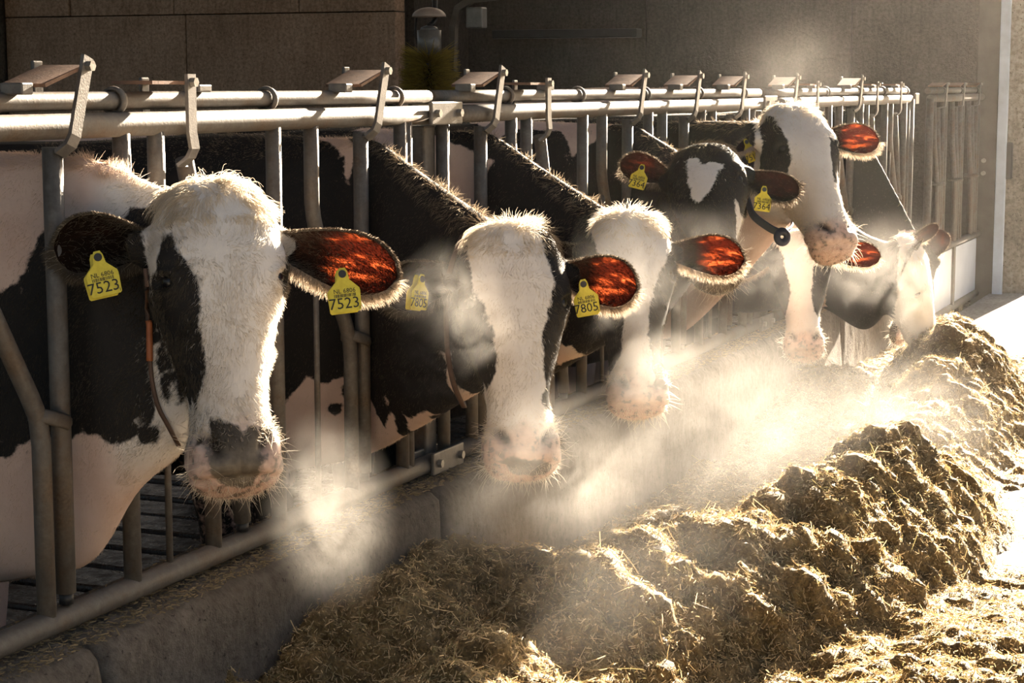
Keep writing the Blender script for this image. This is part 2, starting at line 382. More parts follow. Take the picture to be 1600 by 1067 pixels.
# ---------------------------------------------------------------- hair curves
def hair_mat(name, rough=.45, trans=.45, gl=.18, tint=None, grough=.35):
    m = bpy.data.materials.new(name); m.use_nodes = True; nt = m.node_tree; nt.nodes.clear()
    out = nd(nt,'ShaderNodeOutputMaterial')
    if tint is None:
        at_ = nd(nt,'ShaderNodeAttribute'); at_.attribute_name='tint'; c = at_.outputs['Color']
    else:
        r_ = nd(nt,'ShaderNodeRGB'); r_.outputs[0].default_value=(*tint,1); c=r_.outputs[0]
    d = nd(nt,'ShaderNodeBsdfDiffuse'); t = nd(nt,'ShaderNodeBsdfTranslucent'); g = nd(nt,'ShaderNodeBsdfHair')
    lk(nt,c,d.inputs[0]); lk(nt,c,t.inputs[0])
    m1 = nd(nt,'ShaderNodeMixShader'); m1.inputs[0].default_value=trans; lk(nt,d.outputs[0],m1.inputs[1]); lk(nt,t.outputs[0],m1.inputs[2])
    g.component='Reflection'; g.inputs['Color'].default_value=(.9,.78,.6,1); g.inputs['RoughnessU'].default_value=grough; g.inputs['RoughnessV'].default_value=1.0
    m2 = nd(nt,'ShaderNodeMixShader'); m2.inputs[0].default_value=gl; lk(nt,m1.outputs[0],m2.inputs[1]); lk(nt,g.outputs[0],m2.inputs[2])
    lk(nt,m2.outputs[0],out.inputs[0]); return m
def strands(name, P, rad, tint, m, parent=None, taper=True, **kw):
    """P: (N,K,3) points; rad: scalar or (N,), tint: (N,3)"""
    N,K,_ = P.shape
    hc = bpy.data.hair_curves.new(name); hc.add_curves([K]*N)
    hc.position_data.foreach_set('vector', P.astype(np.float32).ravel())
    r = np.broadcast_to(np.asarray(rad,float).reshape(-1,1),(N,K)).copy()
    if taper: r *= np.linspace(1,.22,K)[None]
    ra = hc.attributes.get('radius') or hc.attributes.new('radius','FLOAT','POINT'); ra.data.foreach_set('value', r.astype(np.float32).ravel())
    if tint is not None:
        ca = hc.attributes.new('tint','FLOAT_COLOR','CURVE')
        c4 = np.concatenate([np.clip(tint,0,1), np.ones((N,1))],1); ca.data.foreach_set('color', c4.astype(np.float32).ravel())
    hc.materials.append(m)
    return link(name, hc, parent, **kw)
M['fur'] = hair_mat('cow_hair', trans=.55, gl=.13)
M['whisker'] = hair_mat('whisker', trans=.6, gl=.25, tint=(.80,.72,.60))
M['bristle'] = hair_mat('brush_bristle', trans=.3, gl=.1)
def nrm(a): return a/(np.linalg.norm(a,axis=-1,keepdims=True)+1e-12)
# bristles of the brush
nb=5200; a_=rng.uniform(0,2*math.pi,nb); zz=rng.uniform(-.35,.07,nb); rr_=rng.uniform(.17,.235,nb)
d_=np.stack([np.cos(a_),np.sin(a_),rng.normal(0,.16,nb)+.25*(zz>.02)],1); o_=np.stack([0*a_,0*a_,zz],1)
Pb=np.stack([o_+d_*.06,o_+d_*(rr_*.6)[:,None],o_+d_*rr_[:,None]],1)
tb=np.array([.36,.27,.03])*rng.uniform(.5,1.2,(nb,1))
strands('bristles',Pb,.0032,tb,M['bristle'],cb,kind='stuff')

# ---------------------------------------------------------------- cow materials
def cow_mat():
    m, nt, bs = mat('cow_hide')
    a = nd(nt,'ShaderNodeAttribute'); a.attribute_name='patch'; s = nd(nt,'ShaderNodeAttribute'); s.attribute_name='skin'
    n1 = noise(nt, 34, 5, .62); n2 = noise(nt, 6, 5, .6); n3 = noise(nt, 48, 2, .5)
    ad = nd(nt,'ShaderNodeMath',operation='MULTIPLY_ADD'); lk(nt,n1.outputs[0],ad.inputs[0]); ad.inputs[1].default_value=.05; lk(nt,a.outputs['Fac'],ad.inputs[2])
    f = ramp(nt, ad.outputs[0], [(0,(0,0,0)),(.0,(0,0,0)),(.0,(0,0,0))])
    mr = nd(nt,'ShaderNodeMapRange'); mr.inputs['From Min'].default_value=.020; mr.inputs['From Max'].default_value=.030
    lk(nt,ad.outputs[0],mr.inputs['Value'])
    white = ramp(nt, n2.outputs[0], [(.3,(.62,.56,.51)),(.5,(.71,.66,.61)),(.7,(.76,.72,.68))])
    af = nd(nt,'ShaderNodeAttribute'); af.attribute_name='face'
    pw = ramp(nt, n2.outputs[0], [(.3,(.56,.40,.33)),(.5,(.64,.475,.40)),(.7,(.70,.54,.46))])
    white = mixc(nt, af.outputs['Fac'], pw, white)
    black = (.010,.008,.007)
    hide = mixc(nt, mr.outputs[0], white, black)
    pink = ramp(nt, n3.outputs[0], [(.36,(.17,.125,.10)),(.44,(.46,.30,.235)),(.7,(.62,.44,.36))]); dk = ramp(nt, n1.outputs[0], [(.3,(.065,.053,.042)),(.7,(.20,.165,.125))])
    skin = mixc(nt, mr.outputs[0], pink, dk)
    an = nd(nt,'ShaderNodeAttribute'); an.attribute_name='nostril'
    lk(nt, mixc(nt, an.outputs['Fac'], mixc(nt, s.outputs['Fac'], hide, skin), (.022,.014,.012)), bs.inputs['Base Color'])
    r = nd(nt,'ShaderNodeMapRange'); lk(nt,s.outputs['Fac'],r.inputs['Value']); r.inputs['To Min'].default_value=.75; r.inputs['To Max'].default_value=.42
    lk(nt,r.outputs[0],bs.inputs['Roughness']); bs.inputs['Specular IOR Level'].default_value=.35
    bump(nt,n1.outputs[0],bs,.35,.004); return m
M['cow'] = cow_mat()
def ear_mat():
    m = bpy.data.materials.new('cow_ear'); m.use_nodes=True; nt=m.node_tree; nt.nodes.clear()
    out=nd(nt,'ShaderNodeOutputMaterial'); uv=nd(nt,'ShaderNodeUVMap'); uv.uv_map='ear_uv'
    mp=nd(nt,'ShaderNodeMapping'); mp.inputs['Scale'].default_value=(2.6,4.6,1); lk(nt,uv.outputs[0],mp.inputs[0])
    n=noise(nt,1.0,4,.6,vec=mp.outputs[0],dist=.6)
    tr=ramp(nt,n.outputs[0],[(.47,(.030,.004,.002)),(.55,(.085,.012,.004)),(.62,(.42,.075,.022))])
    a=nd(nt,'ShaderNodeAttribute'); a.attribute_name='ear_glow'
    trm=mixc(nt,a.outputs['Fac'],(.0035,.0014,.0009),tr)
    a2=nd(nt,'ShaderNodeAttribute'); a2.attribute_name='patch'
    mr=nd(nt,'ShaderNodeMapRange'); mr.inputs['From Min'].default_value=-.01; mr.inputs['From Max'].default_value=.01; lk(nt,a2.outputs['Fac'],mr.inputs[0])
    dcol=mixc(nt,mr.outputs[0],(.55,.40,.33),(.018,.011,.008))
    d=nd(nt,'ShaderNodeBsdfDiffuse'); t=nd(nt,'ShaderNodeBsdfTranslucent'); lk(nt,dcol,d.inputs[0]); lk(nt,trm,t.inputs[0])
    ads=nd(nt,'ShaderNodeMixShader'); ads.inputs[0].default_value=.42; lk(nt,d.outputs[0],ads.inputs[1]); lk(nt,t.outputs[0],ads.inputs[2])
    lk(nt,ads.outputs[0],out.inputs[0]); return m
M['ear'] = ear_mat()
M['eye'] = simple('eye_gloss',(.006,.005,.006),.28,0,.1,5,0)
def tag_mat():
    m,nt,bs=mat('yellow_tag'); n=noise(nt,60,4,.6)
    lk(nt,ramp(nt,n.outputs[0],[(.3,(.62,.50,.03)),(.7,(.78,.66,.05))]),bs.inputs['Base Color']); bs.inputs['Roughness'].default_value=.4
    bs.inputs['Transmission Weight'].default_value=.0; return m
M['tag']=tag_mat(); M['ink']=simple('tag_ink',(.02,.018,.01),.6,0,.1,5,0)
M['strap_orange']=simple('orange_neck_strap',(.32,.10,.035),.55,0,.25,30); M['strap_brown']=simple('brown_collar',(.10,.055,.035),.6,0,.25,30)
M['strap_blue']=simple('blue_collar',(.03,.04,.075),.5,0,.25,30)

# ---------------------------------------------------------------- cow anatomy
HEADT = np.array([ # s, front, back, half-width, exponent
 (-.052,-.050,-.080,.022,2.0),(-.045,-.035,-.098,.050,2.1),(-.030,-.012,-.125,.086,2.2),(0,.012,-.155,.108,2.4),(.05,.032,-.19,.127,2.6),
 (.11,.042,-.22,.138,2.7),(.165,.046,-.24,.137,2.6),(.22,.045,-.248,.117,2.5),(.28,.040,-.232,.098,2.4),(.34,.034,-.20,.085,2.4),
 (.40,.030,-.17,.077,2.4),(.445,.029,-.15,.078,2.4),(.485,.030,-.138,.086,2.5),(.520,.024,-.132,.091,2.5),(.545,.008,-.128,.088,2.5),
 (.563,-.018,-.118,.072,2.3),(.574,-.045,-.100,.045,2.1),(.578,-.062,-.085,.018,2.0)])
def loft(rings, cap=True):
    V=np.concatenate(rings); n=len(rings[0]); m=len(rings)
    f=[(i*n+k,i*n+(k+1)%n,(i+1)*n+(k+1)%n,(i+1)*n+k) for i in range(m-1) for k in range(n)]
    f+=[tuple(range(n))[::-1], tuple((m-1)*n+k for k in range(n))]
    return V,f
def super_ring(c, X, Y, hx, hy, n=2.2, N=36):
    t=np.linspace(0,2*math.pi,N,endpoint=False); ct,st=np.cos(t),np.sin(t)
    return c + X*(hx*np.sign(ct)*np.abs(ct)**(2/n))[:,None] + Y*(hy*np.sign(st)*np.abs(st)**(2/n))[:,None]
BODY=[(-2.03,1.04,.05,.08),(-1.99,1.0,.15,.20),(-1.86,.97,.24,.32),(-1.6,.94,.275,.385),(-1.2,.87,.30,.455),(-.85,.87,.295,.46),(-.55,.89,.255,.46),(-.34,.90,.20,.45),(-.16,.915,.115,.43),(-.02,.935,.077,.405)]
def smoothv(V, E, it, w=None, lam=.5):
    n=len(V); deg=np.bincount(E.ravel(),minlength=n).astype(float)[:,None]
    i=np.concatenate([E[:,0],E[:,1]]); j=np.concatenate([E[:,1],E[:,0]])
    for k in range(it):
        for l_ in (lam,-lam*1.03) if w is None else (lam,):
            A=np.stack([np.bincount(i,weights=V[j,c],minlength=n) for c in range(3)],1)/np.maximum(deg,1)
            V=V+(A-V)*l_*(1 if w is None else w[:,None])
    return V
def vnormals(V,F):
    N=np.zeros_like(V); a=V[F[:,1]]-V[F[:,0]]; b=V[F[:,2]]-V[F[:,0]]; fn=np.cross(a,b)
    for k in range(F.shape[1]):
        for c in range(3): N[:,c]+=np.bincount(F[:,k],weights=fn[:,c],minlength=len(V))
    return nrm(N)
def G(x): return np.exp(-x*x)
def interp_path(P, n):
    P=np.asarray(P,float); m=len(P); t=np.linspace(0,m-1,n); out=[]
    for q in t:
        i=min(int(q),m-2); u=q-i; p0=P[max(i-1,0)];p1=P[i];p2=P[i+1];p3=P[min(i+2,m-1)]
        out.append(.5*((2*p1)+(-p0+p2)*u+(2*p0-5*p1+4*p2-p3)*u*u+(-p0+3*p1-3*p2+p3)*u**3))
    return np.array(out)

def ear_geo(base, ax, nrm_in, L, Wd, droop=.15, nu=22, nv=15):
    """cupped leaf; ax = direction outward, nrm_in = direction the hollow side faces"""
    ax=nrm(ax); ni=nrm(nrm_in-ax*(nrm_in@ax)); wv=np.cross(ax,ni)
    V=[];UV=[];TH=[]
    for i in range(nu):
        u=i/(nu-1)
        wid=Wd*.5*(np.interp(u,[0,.10,.25,.45,.62,.78,.88,.95,1.0],[.34,.40,.62,.88,1.0,.96,.78,.52,.10]))
        phi=np.interp(u,[0,.18,.45,1],[2.4,1.5,.85,.5])      # half-angle of the cup
        R_=wid/math.sin(min(phi,math.pi/2)) if phi<math.pi/2 else wid
        for j in range(nv):
            v=-1+2*j/(nv-1); a=v*phi
            off = wv*R_*math.sin(a) - ni*R_*(math.cos(a)-math.cos(min(phi,1.57)))
            V.append(base + ax*L*u - np.array([0,0,1.])*droop*L*u*u + off)
            UV.append((u,v*.5+.5)); TH.append(min(1,max(0,(u-.36)/.24))*min(1,max(0,(1-abs(v))/.20))*min(1,max(0,(1.02-u)/.10)))
    F=[(i*nv+j,(i+1)*nv+j,(i+1)*nv+j+1,i*nv+j+1) for i in range(nu-1) for j in range(nv-1)]
    return np.array(V),F,np.array(UV),np.array(TH),(ax,ni,wv)

FONT_RES=2
def text_mesh(name, s, size, m, parent, loc, ex=.0006):
    c=bpy.data.curves.new(name,'FONT'); c.body=s; c.size=size; c.extrude=ex; c.align_x='CENTER'; c.align_y='CENTER'; c.resolution_u=FONT_RES
    o=bpy.data.objects.new(name,c); COL.objects.link(o); dg=bpy.context.evaluated_depsgraph_get(); me=bpy.data.meshes.new_from_object(o.evaluated_get(dg))
    bpy.data.objects.remove(o); bpy.data.curves.remove(c); me.materials.append(m); o=link(name,me,parent); o.location=loc; return o
def ear_tag(parent, world, pos, right, up, k=1.0, num='7523', full=True, back=True):
    """tag plate hanging from pos (button); right/up = world directions of the print"""
    r=nrm(np.asarray(right,float)); u=nrm(np.asarray(up,float)-r*(np.asarray(up)@r)); n=np.cross(r,u)
    out=[(-.010,.004),(-.006,.012),(.006,.012),(.010,.004),(.012,-.012),(.030,-.030),(.031,-.036),(.029,-.072),(.026,-.075),(-.026,-.075),(-.029,-.072),(-.031,-.036),(-.030,-.030),(-.012,-.012)]
    m=len(out); V=[(x,y,z) for z in(-.0008,.0008) for x,y in out]; F=[tuple(range(m))[::-1],tuple(range(m,2*m))]+[(i,(i+1)%m,m+(i+1)%m,m+i) for i in range(m)]
    t=MB().add(V,F).build('ear_tag',M['tag'],parent)
    X=Matrix(((*[r[0],u[0],n[0]],pos[0]),(*[r[1],u[1],n[1]],pos[1]),(*[r[2],u[2],n[2]],pos[2]),(0,0,0,1)))
    t.matrix_world=X@Matrix.Scale(k,4)
    MB().tube([(0,.0,-.004),(0,.0,.004)],.0078,12).build('stud',M['black'],t)
    if back:
        MB().add([(x*.97-.006,y-.003,z-.012) for x,y,z in V],F).build('rear_plate',M['tag'],t)
    text_mesh('lettering',num,.031,M['ink'],t,(-.003,-.059,.001))
    if full:
        text_mesh('lettering','NL 6806',.0125,M['ink'],t,(0,-.034,.001))
        text_mesh('lettering','1',.009,M['ink'],t,(.0265,-.069,.001))
        bc=MB(); x=-.021
        while x<.021:
            wd=float(rng.choice([.0006,.0011,.0017])); bc.box((x,-.0425,.001),(wd,.0062,.0004)); x+=wd+float(rng.choice([.0008,.0014]))
        bc.build('barcode',M['ink'],t)
    return t

class Cow: pass
COWS={}
def make_cow(key, label, slot, poll, muz, turn, vox, nfur, group=None, neck=None, ears=({},{}), bw=(), skinpts=(), seedk=0, hair=1.0, roll=0, tint=(1,1,1), bodyx=0., bodyyaw=0., bs=1.0):
    """slot: y of the neck slot; poll/muz: (px,py,Z) -> real points; turn: head turned about its long axis away from the viewer's line, degrees"""
    rg=np.random.default_rng(100+seedk)
    A=at(*poll); Bm=at(*muz); S=nrm(Bm-A); k=np.linalg.norm(Bm-A)/.63
    toc=nrm(CAMP-(A+Bm)/2); n0=nrm(toc-S*(toc@S)); c0=np.cross(S,n0)        # c0: lateral
    a=math.radians(turn); 
    right=np.array(RT)- S*(np.array(RT)@S); right=nrm(right-n0*(right@n0))
    Bx=nrm(n0*math.cos(a)+right*math.sin(a)); Cx=nrm(np.cross(Bx,S))          # face normal; lateral (towards picture right for turn=0)
    if Cx@right<0 and abs(turn)<90: Cx=-Cx
    O=A+S*.052*k
    W=lambda s,b,c: O+k*(S*s+Bx*b+Cx*c)
    # ---- rough union of lofts
    base=np.array([0,slot,0.])
    R=[]; up=np.array([0,0,1.]); cyw,syw=math.cos(bodyyaw),math.sin(bodyyaw)
    def rot(p): return np.array([p[0]*cyw-p[1]*syw, p[0]*syw+p[1]*cyw, p[2]])
    for x,z,hw,hh in BODY: R.append((base+rot(np.array([x,0,(z+.05)*bs-.05]))+np.array([bodyx,0,0]), rot(np.array([0,1.,0])), up, hw, hh))
    if neck is None:
        hb=W(.13,-.135,0); p0=base+np.array([bodyx,0,0])+np.array([-.02,0,.935])
        nk=[]
        for q in(.33,.66,1.0): nk.append((p0*(1-q)+hb*q, .077*(1-q)+.105*q*k, .405*(1-q)+.165*q*k, q))
    else:
        nk=[(base+np.array(p[:3]),p[3],p[4],(i+1)/(len(neck)+1)) for i,p in enumerate(neck)]
        nk.append((W(.13,-.135,0),.105*k,.165*k,1.0))
    prev=R[-1][0]
    for i,(c,hw,hh,q) in enumerate(nk):
        nxt=nk[min(i+1,len(nk)-1)][0]; T=nxt-prev if i<len(nk)-1 else c-prev
        T=nrm(T); v=nrm(up*(1-q)+(-S)*q); side=np.cross(v,T); side=nrm(side*(1-q)+ (Cx if side@Cx>0 else -Cx)*q)
        if side@np.array([0,1,0])<0 and q<.5: side=-side
        if side@R[-1][1]<0: side=-side
        v=nrm(v-side*(v@side)); R.append((c,side,v,hw,hh)); prev=c
    # resample rings smoothly
    C=interp_path([r[0] for r in R],64); Sd=nrm(interp_path([r[1] for r in R],64)); Vd=nrm(interp_path([r[2] for r in R],64))
    HW=interp_path([[r[3],r[4],0] for r in R],64)
    rings=[super_ring(C[i],Sd[i],Vd[i],HW[i,0],HW[i,1],2.15) for i in range(64)]
    VV=[];FF=[];n=0
    def addm(V,F):
        nonlocal n
        VV.append(V); FF.extend([tuple(q+n for q in f) for f in F]); n+=len(V)
    addm(*loft(rings))
    # head
    hs=np.linspace(0,1,46); tt=HEADT; L=np.interp(hs,np.linspace(0,1,len(tt)),tt[:,0])
    hr=[]
    for s in L:
        f,b,wd,ex=[np.interp(s,tt[:,0],tt[:,c]) for c in(1,2,3,4)]
        t=np.linspace(0,2*math.pi,40,endpoint=False); ct,st=np.cos(t),np.sin(t)
        cc=wd*np.sign(ct)*np.abs(ct)**(2/ex); bb=(f+b)/2+(f-b)/2*np.sign(st)*np.abs(st)**(2/ex)
        cc=cc*np.where(bb<(f+b)/2, 1-.42*((f+b)/2-bb)/((f-b)/2+1e-6),1)   # narrower towards the jaw
        hr.append(O+k*(S*s+Bx*bb[:,None]+Cx*cc[:,None]))
    addm(*loft(hr))
    # legs
    for (lx,ly,fr) in((-.42,.13,1),(-.42,-.13,1),(-1.72,.135,0),(-1.72,-.135,0)):
        zf=-.05; 
        if fr: P=[(lx,ly*1.1,.75),(lx,ly,.48),(lx+.01,ly,.32),(lx,ly,.12),(lx+.02,ly,.05),(lx+.035,ly,.0),(lx+.03,ly,zf)]; r=[.13,.085,.06,.042,.05,.055,.062]
        else: P=[(lx+.05,ly,.8),(lx+.06,ly,.6),(lx-.09,ly,.40),(lx-.06,ly,.16),(lx-.02,ly,.05),(lx+.0,ly,.0),(lx,ly,zf)]; r=[.15,.115,.07,.045,.05,.055,.062]
        P=np.array([base+rot(np.array(p))+np.array([bodyx,0,0]) for p in P]); mb=MB(); Pp=interp_path(P,20); rr=np.interp(np.linspace(0,1,20),np.linspace(0,1,len(r)),r); mb.tube(Pp,rr,14); addm(np.concatenate(mb.v),mb.f)
    tl=MB(); tl.tube([base+rot(np.array(p))+np.array([bodyx,0,0]) for p in((-1.98,0,1.12),(-2.07,0,1.0),(-2.09,0,.7),(-2.08,0,.35))],[.05,.04,.028,.05],10); addm(np.concatenate(tl.v),tl.f)
    # ear roots
    for sg in(-1,1):
        e=ears[0 if sg<0 else 1]; eb=e.get('base',(.075,-.075,.110)); ed=W(*[eb[0],eb[1],eb[2]*sg])
        eo=ed+nrm(S*e.get('s',.1)+Bx*e.get('b',-.3)+Cx*sg)*.055*k
        mb=MB(); mb.tube([W(.06,-.09,.07*sg),ed,eo],[.048*k,.042*k,.030*k],12); addm(np.concatenate(mb.v),mb.f)
    me=bpy.data.meshes.new('tmp'); me.from_pydata(np.concatenate(VV).tolist(),[],FF); me.update()
    ob=bpy.data.objects.new('tmp',me); COL.objects.link(ob); md=ob.modifiers.new('r','REMESH'); md.mode='VOXEL'; md.voxel_size=vox
    dg=bpy.context.evaluated_depsgraph_get(); m2=bpy.data.meshes.new_from_object(ob.evaluated_get(dg)); bpy.data.objects.remove(ob)
    nv=len(m2.vertices); V=np.empty(nv*3); m2.vertices.foreach_get('co',V); V=V.reshape(-1,3)
    F=np.empty(len(m2.loops),int); m2.loops.foreach_get('vertex_index',F); F=F.reshape(-1,4)
    E=np.empty(len(m2.edges)*2,int); m2.edges.foreach_get('vertices',E); E=E.reshape(-1,2); bpy.data.meshes.remove(m2)
    V=smoothv(V,E,4)
    def hl(V): d=(V-O)/k; return d@S,d@Bx,d@Cx
    s,b,c=hl(V)
    # blend where neck meets head
    jw=np.clip(G((s-.1)/.16)*np.clip((-.05-b)/.06,0,1)*np.clip((.34+b)/.1,0,1)*(np.abs(c)<.22),0,1)
    V=smoothv(V,E,int(14*.007/vox)+3,jw)
    s,b,c=hl(V); N=vnormals(V,F); ac=np.abs(c)
    inh=(s>-.07)&(s<.62)&(b>-.27)&(b<.08)&(ac<.19)
    D=np.zeros(nv)
    D+=.010*G((s-.125)/.032)*G((ac-.118)/.035)*G((b-.012)/.04)          # brow
    D+=.006*G((s-.205)/.025)*G((ac-.115)/.03)*G((b+.005)/.04)           # lower lid
    D-=.013*G((s-.163)/.014)*G((ac-.132)/.03)*G((b+.002)/.022); D+=.007*G((np.hypot((s-.163)/.75,b+.002)-.026)/.008)*(ac>.09)          # eye socket
    D+=.004*G((s-.33)/.09)*G(c/.035)*(b>0)                               # nasal bone
    D+=.006*G((s-.255)/.06)*G((ac-.085)/.03)*G((b+.06)/.05)              # facial crest
    D-=.006*G((s-.37)/.05)*G((b+.05)/.04)*(ac>.05)
    un=(ac-.058)+(s-.475)*.55
    D-=.019*G(un/.014)*G((s-.482)/.022)*(b>-.07)                          # nostril
    D+=.007*G((ac-.079)/.012)*G((s-.478)/.03)*(b>-.07)
    ml=s-(.548-1.05*np.maximum(0,-.035-b)); D-=.008*G(ml/.0065)*(b>-.125)*np.clip((s-.42)/.05,0,1)   # mouth
    D+=.004*G((ml+.02)/.02)*(b>-.11)*(s>.48)
    D-=.004*G(c/.004)*G((s-.53)/.025)*(b>-.03)                             # philtrum
    V=V+N*(D*k*inh)[:,None]
    # ---- pattern: labelled places on the hide (cow frame), nearest decides
    co=[V]; faces=[F]; 
    s,b,c=hl(V)
    if len(bw):
        bw_=np.array(bw,float); P=bw_[:,:3]; lab=bw_[:,3]
    else:
        P=np.array([(-1.,slot,1.)]) ; lab=np.array([1.])
    fld=np.zeros(nv)
    for i0 in range(0,nv,16000):
        q=V[i0:i0+16000]-base; Pq=P-base
        d2=np.maximum((q*q).sum(1)[:,None]+(Pq*Pq).sum(1)[None]-2*q@Pq.T,1e-7); i4=1/(d2*d2); i4*=i4
        db=i4[:,lab>.5].sum(1)**(-1/8) if (lab>.5).any() else np.full(len(q),9.)
        dw=i4[:,lab<.5].sum(1)**(-1/8) if (lab<.5).any() else np.full(len(q),9.)
        fld[i0:i0+16000]=np.clip(dw-db,-.2,.2)
    skin=np.clip((s-.440-.15*np.maximum(0,ac-.06)-.018*fbm(V,22,3))/.05,0,1)*.9*np.clip((b+.10)/.04,0,1)*inh
    skin=np.maximum(skin,np.clip((s-.535)/.02,0,1)*np.clip((b+.13)/.03,0,1)*inh)
    nos=np.clip(1.5*G(un/.0115)*G((s-.482)/.019)*(b>-.07)*inh,0,1)
    hw_=np.clip((b+.30)/.08,0,1)*np.clip((.23-ac)/.05,0,1)*np.clip((s+.12)/.06,0,1)*(s<.66)
    # ---- ears appended to the same mesh
    earinfo=[]; uvs=[]; thin=[np.zeros(nv)]; n=nv; efaces=[]
    for sg in(-1,1):
        e=ears[0 if sg<0 else 1]; eb=e.get('base',(.075,-.075,.110)); 
        ax=nrm(S*e.get('s',.1)+Bx*e.get('b',-.3)+Cx*sg*1.0); base_=W(eb[0],eb[1],eb[2]*sg)
        inn=nrm(S*e.get('is',.15)+Bx*e.get('ib',1.0)+Cx*sg*.1)
        if 'in_w' in e: inn=np.array(e['in_w'],float)
        if 'tip_px' in e: ax=nrm(at(*e['tip_px'])-base_)
        Lh=e.get('L',.205)*k
        if 'tip_px' in e: Lh=np.linalg.norm(at(*e['tip_px'])-base_)
        ev,ef,euv,eth,fr=ear_geo(base_,ax,inn,Lh,e.get('W',.118)*k,e.get('droop',.08))
        co.append(ev); efaces+= [tuple(q+n for q in f) for f in ef]; uvs.append(euv); thin.append(eth*e.get('thin',1.)); n+=len(ev)  # thin scales each ear's glow; low values stand in for blocked sun
        fld=np.concatenate([fld,np.full(len(ev),e.get('dark',.1))]); skin=np.concatenate([skin,np.zeros(len(ev))]); earinfo.append((ev,ef,euv,fr,e))
    VA=np.concatenate(co); fl=[tuple(q) for q in F.tolist()]+efaces
    me=bpy.data.meshes.new('cow')
    me.vertices.add(len(VA)); me.vertices.foreach_set('co',(VA-base).astype(np.float32).ravel())
    nf=len(fl); me.loops.add(nf*4); me.loops.foreach_set('vertex_index',np.array(fl,np.int32).ravel()); me.polygons.add(nf)
    me.polygons.foreach_set('loop_start',np.arange(0,nf*4,4,dtype=np.int32)); me.polygons.foreach_set('loop_total',np.full(nf,4,np.int32))
    me.polygons.foreach_set('use_smooth',np.ones(nf,bool)); 
    me.materials.append(M['cow']); me.materials.append(M['ear'])
    mi=np.zeros(nf,np.int32); mi[len(F):]=1; me.polygons.foreach_set('material_index',mi); me.update(calc_edges=True)
    for nm,ar in(('patch',fld),('skin',skin),('ear_glow',np.concatenate(thin)),('face',np.concatenate([hw_,np.ones(len(VA)-nv)])),('nostril',np.concatenate([nos,np.zeros(len(VA)-nv)]))):
        q=me.attributes.new(nm,'FLOAT','POINT'); q.data.foreach_set('value',ar.astype(np.float32))
    uvl=me.uv_layers.new(name='ear_uv'); uvall=np.zeros((len(VA),2)); uvall[nv:]=np.concatenate(uvs)
    uvl.data.foreach_set('uv',uvall[np.array(fl).ravel()].astype(np.float32).ravel())
    cow=link('cow',me); cow.location=base; cow['label']=label; cow['category']='cow'
    if group: cow['group']=group
    bpy.context.view_layer.update()
    Q=Cow(); Q.o=cow; Q.W=W; Q.S=S; Q.B=Bx; Q.C=Cx; Q.k=k; Q.base=base; Q.O=O; Q.V=V; Q.F=F; Q.ears=earinfo; COWS[key]=Q
    # eyes
    for sg in(-1,1):
        bm=bmesh.new(); bmesh.ops.create_uvsphere(bm,u_segments=18,v_segments=12,radius=.0150*k); mm=bpy.data.meshes.new('eye'); bm.to_mesh(mm); bm.free(); mm.materials.append(M['eye'])
        for p in mm.polygons: p.use_smooth=True
        e=link('eye',mm,cow); e.location=Vector(W(.163,-.004,.1035*sg)-base)
    # ---- coat
    s,b,c=hl(V); N=vnormals(V,F)
    tri=np.concatenate([F[:,[0,1,2]],F[:,[0,2,3]]]); ar=np.linalg.norm(np.cross(V[tri[:,1]]-V[tri[:,0]],V[tri[:,2]]-V[tri[:,0]]),axis=1)
    cen=V[tri].mean(1); lx=cen[:,0]-bodyx
    ih=inh[tri[:,0]]; sk=skin[:nv][tri].mean(1)
    wgt=ar*np.where(ih,2.6,1.0)*(lx>-1.0)*np.where(lx<-.45,.35,1)*(cen[:,2]>.35)*np.clip(1-sk*1.3,0,1)*np.where((~ih)&(N[tri[:,0],2]>.5)&(cen[:,2]>.85),3.0,1)
    idx=rg.choice(len(tri),nfur,p=wgt/wgt.sum()); r1=np.sqrt(rg.random(nfur)); r2=rg.random(nfur)
    bc=np.stack([1-r1,r1*(1-r2),r1*r2],1); P0=(V[tri[idx]]*bc[...,None]).sum(1); Nn=nrm((N[tri[idx]]*bc[...,None]).sum(1))
    fd=(fld[:nv][tri[idx]]*bc).sum(1)+rg.normal(0,.006,nfur); dark=fd>0.0
    hs_,hb_,hc_=hl(P0); ih=ih[idx]
    flow=np.where(ih[:,None], S[None]*.8+Cx[None]*np.clip(hc_*5,-.6,.6)[:,None], np.array([-.35,0,-.9])[None])
    # whorl on the forehead: hair above it grows upward
    upw=ih&(hs_<.12)&(hs_>.05); polf=ih&(hs_<=.05); flow=np.where(polf[:,None], S[None]*.75+Cx[None]*np.clip(hc_*9,-.9,.9)[:,None], flow); flow=np.where(upw[:,None], -S[None]*np.clip((.12-hs_)/.05,-1,1)[:,None]*.9+Cx[None]*np.clip(hc_*4,-.5,.5)[:,None],flow)
    flow=flow-Nn*(flow*Nn).sum(1)[:,None]; wv_=np.stack([fbm(P0*1.,28,2),fbm(P0+31,28,2),fbm(P0+57,28,2)],1); flow=nrm(flow+.16*rg.normal(size=(nfur,3))+.55*wv_); clump=fbm(P0+nrm(flow)*.004,90,2)
    face=ih&((hb_>-.19)|(hs_<.06)); Lh=np.where(face,.0105,.0075)*rg.uniform(.55,1.3,nfur)*hair
    crest=(~ih)&(Nn[:,2]>.55); Lh=np.where(crest,Lh*np.interp(P0[:,0]-bodyx,[-.5,-.12,0],[.9,1.2,3.0]),Lh)
    pol=ih&(hs_<.066)&(hb_>-.13)&(np.abs(hc_)<.11); Lh=np.where(pol,rg.uniform(.020,.046,nfur)*k*hair*np.clip((.085-hs_)/.09,.28,1),Lh)
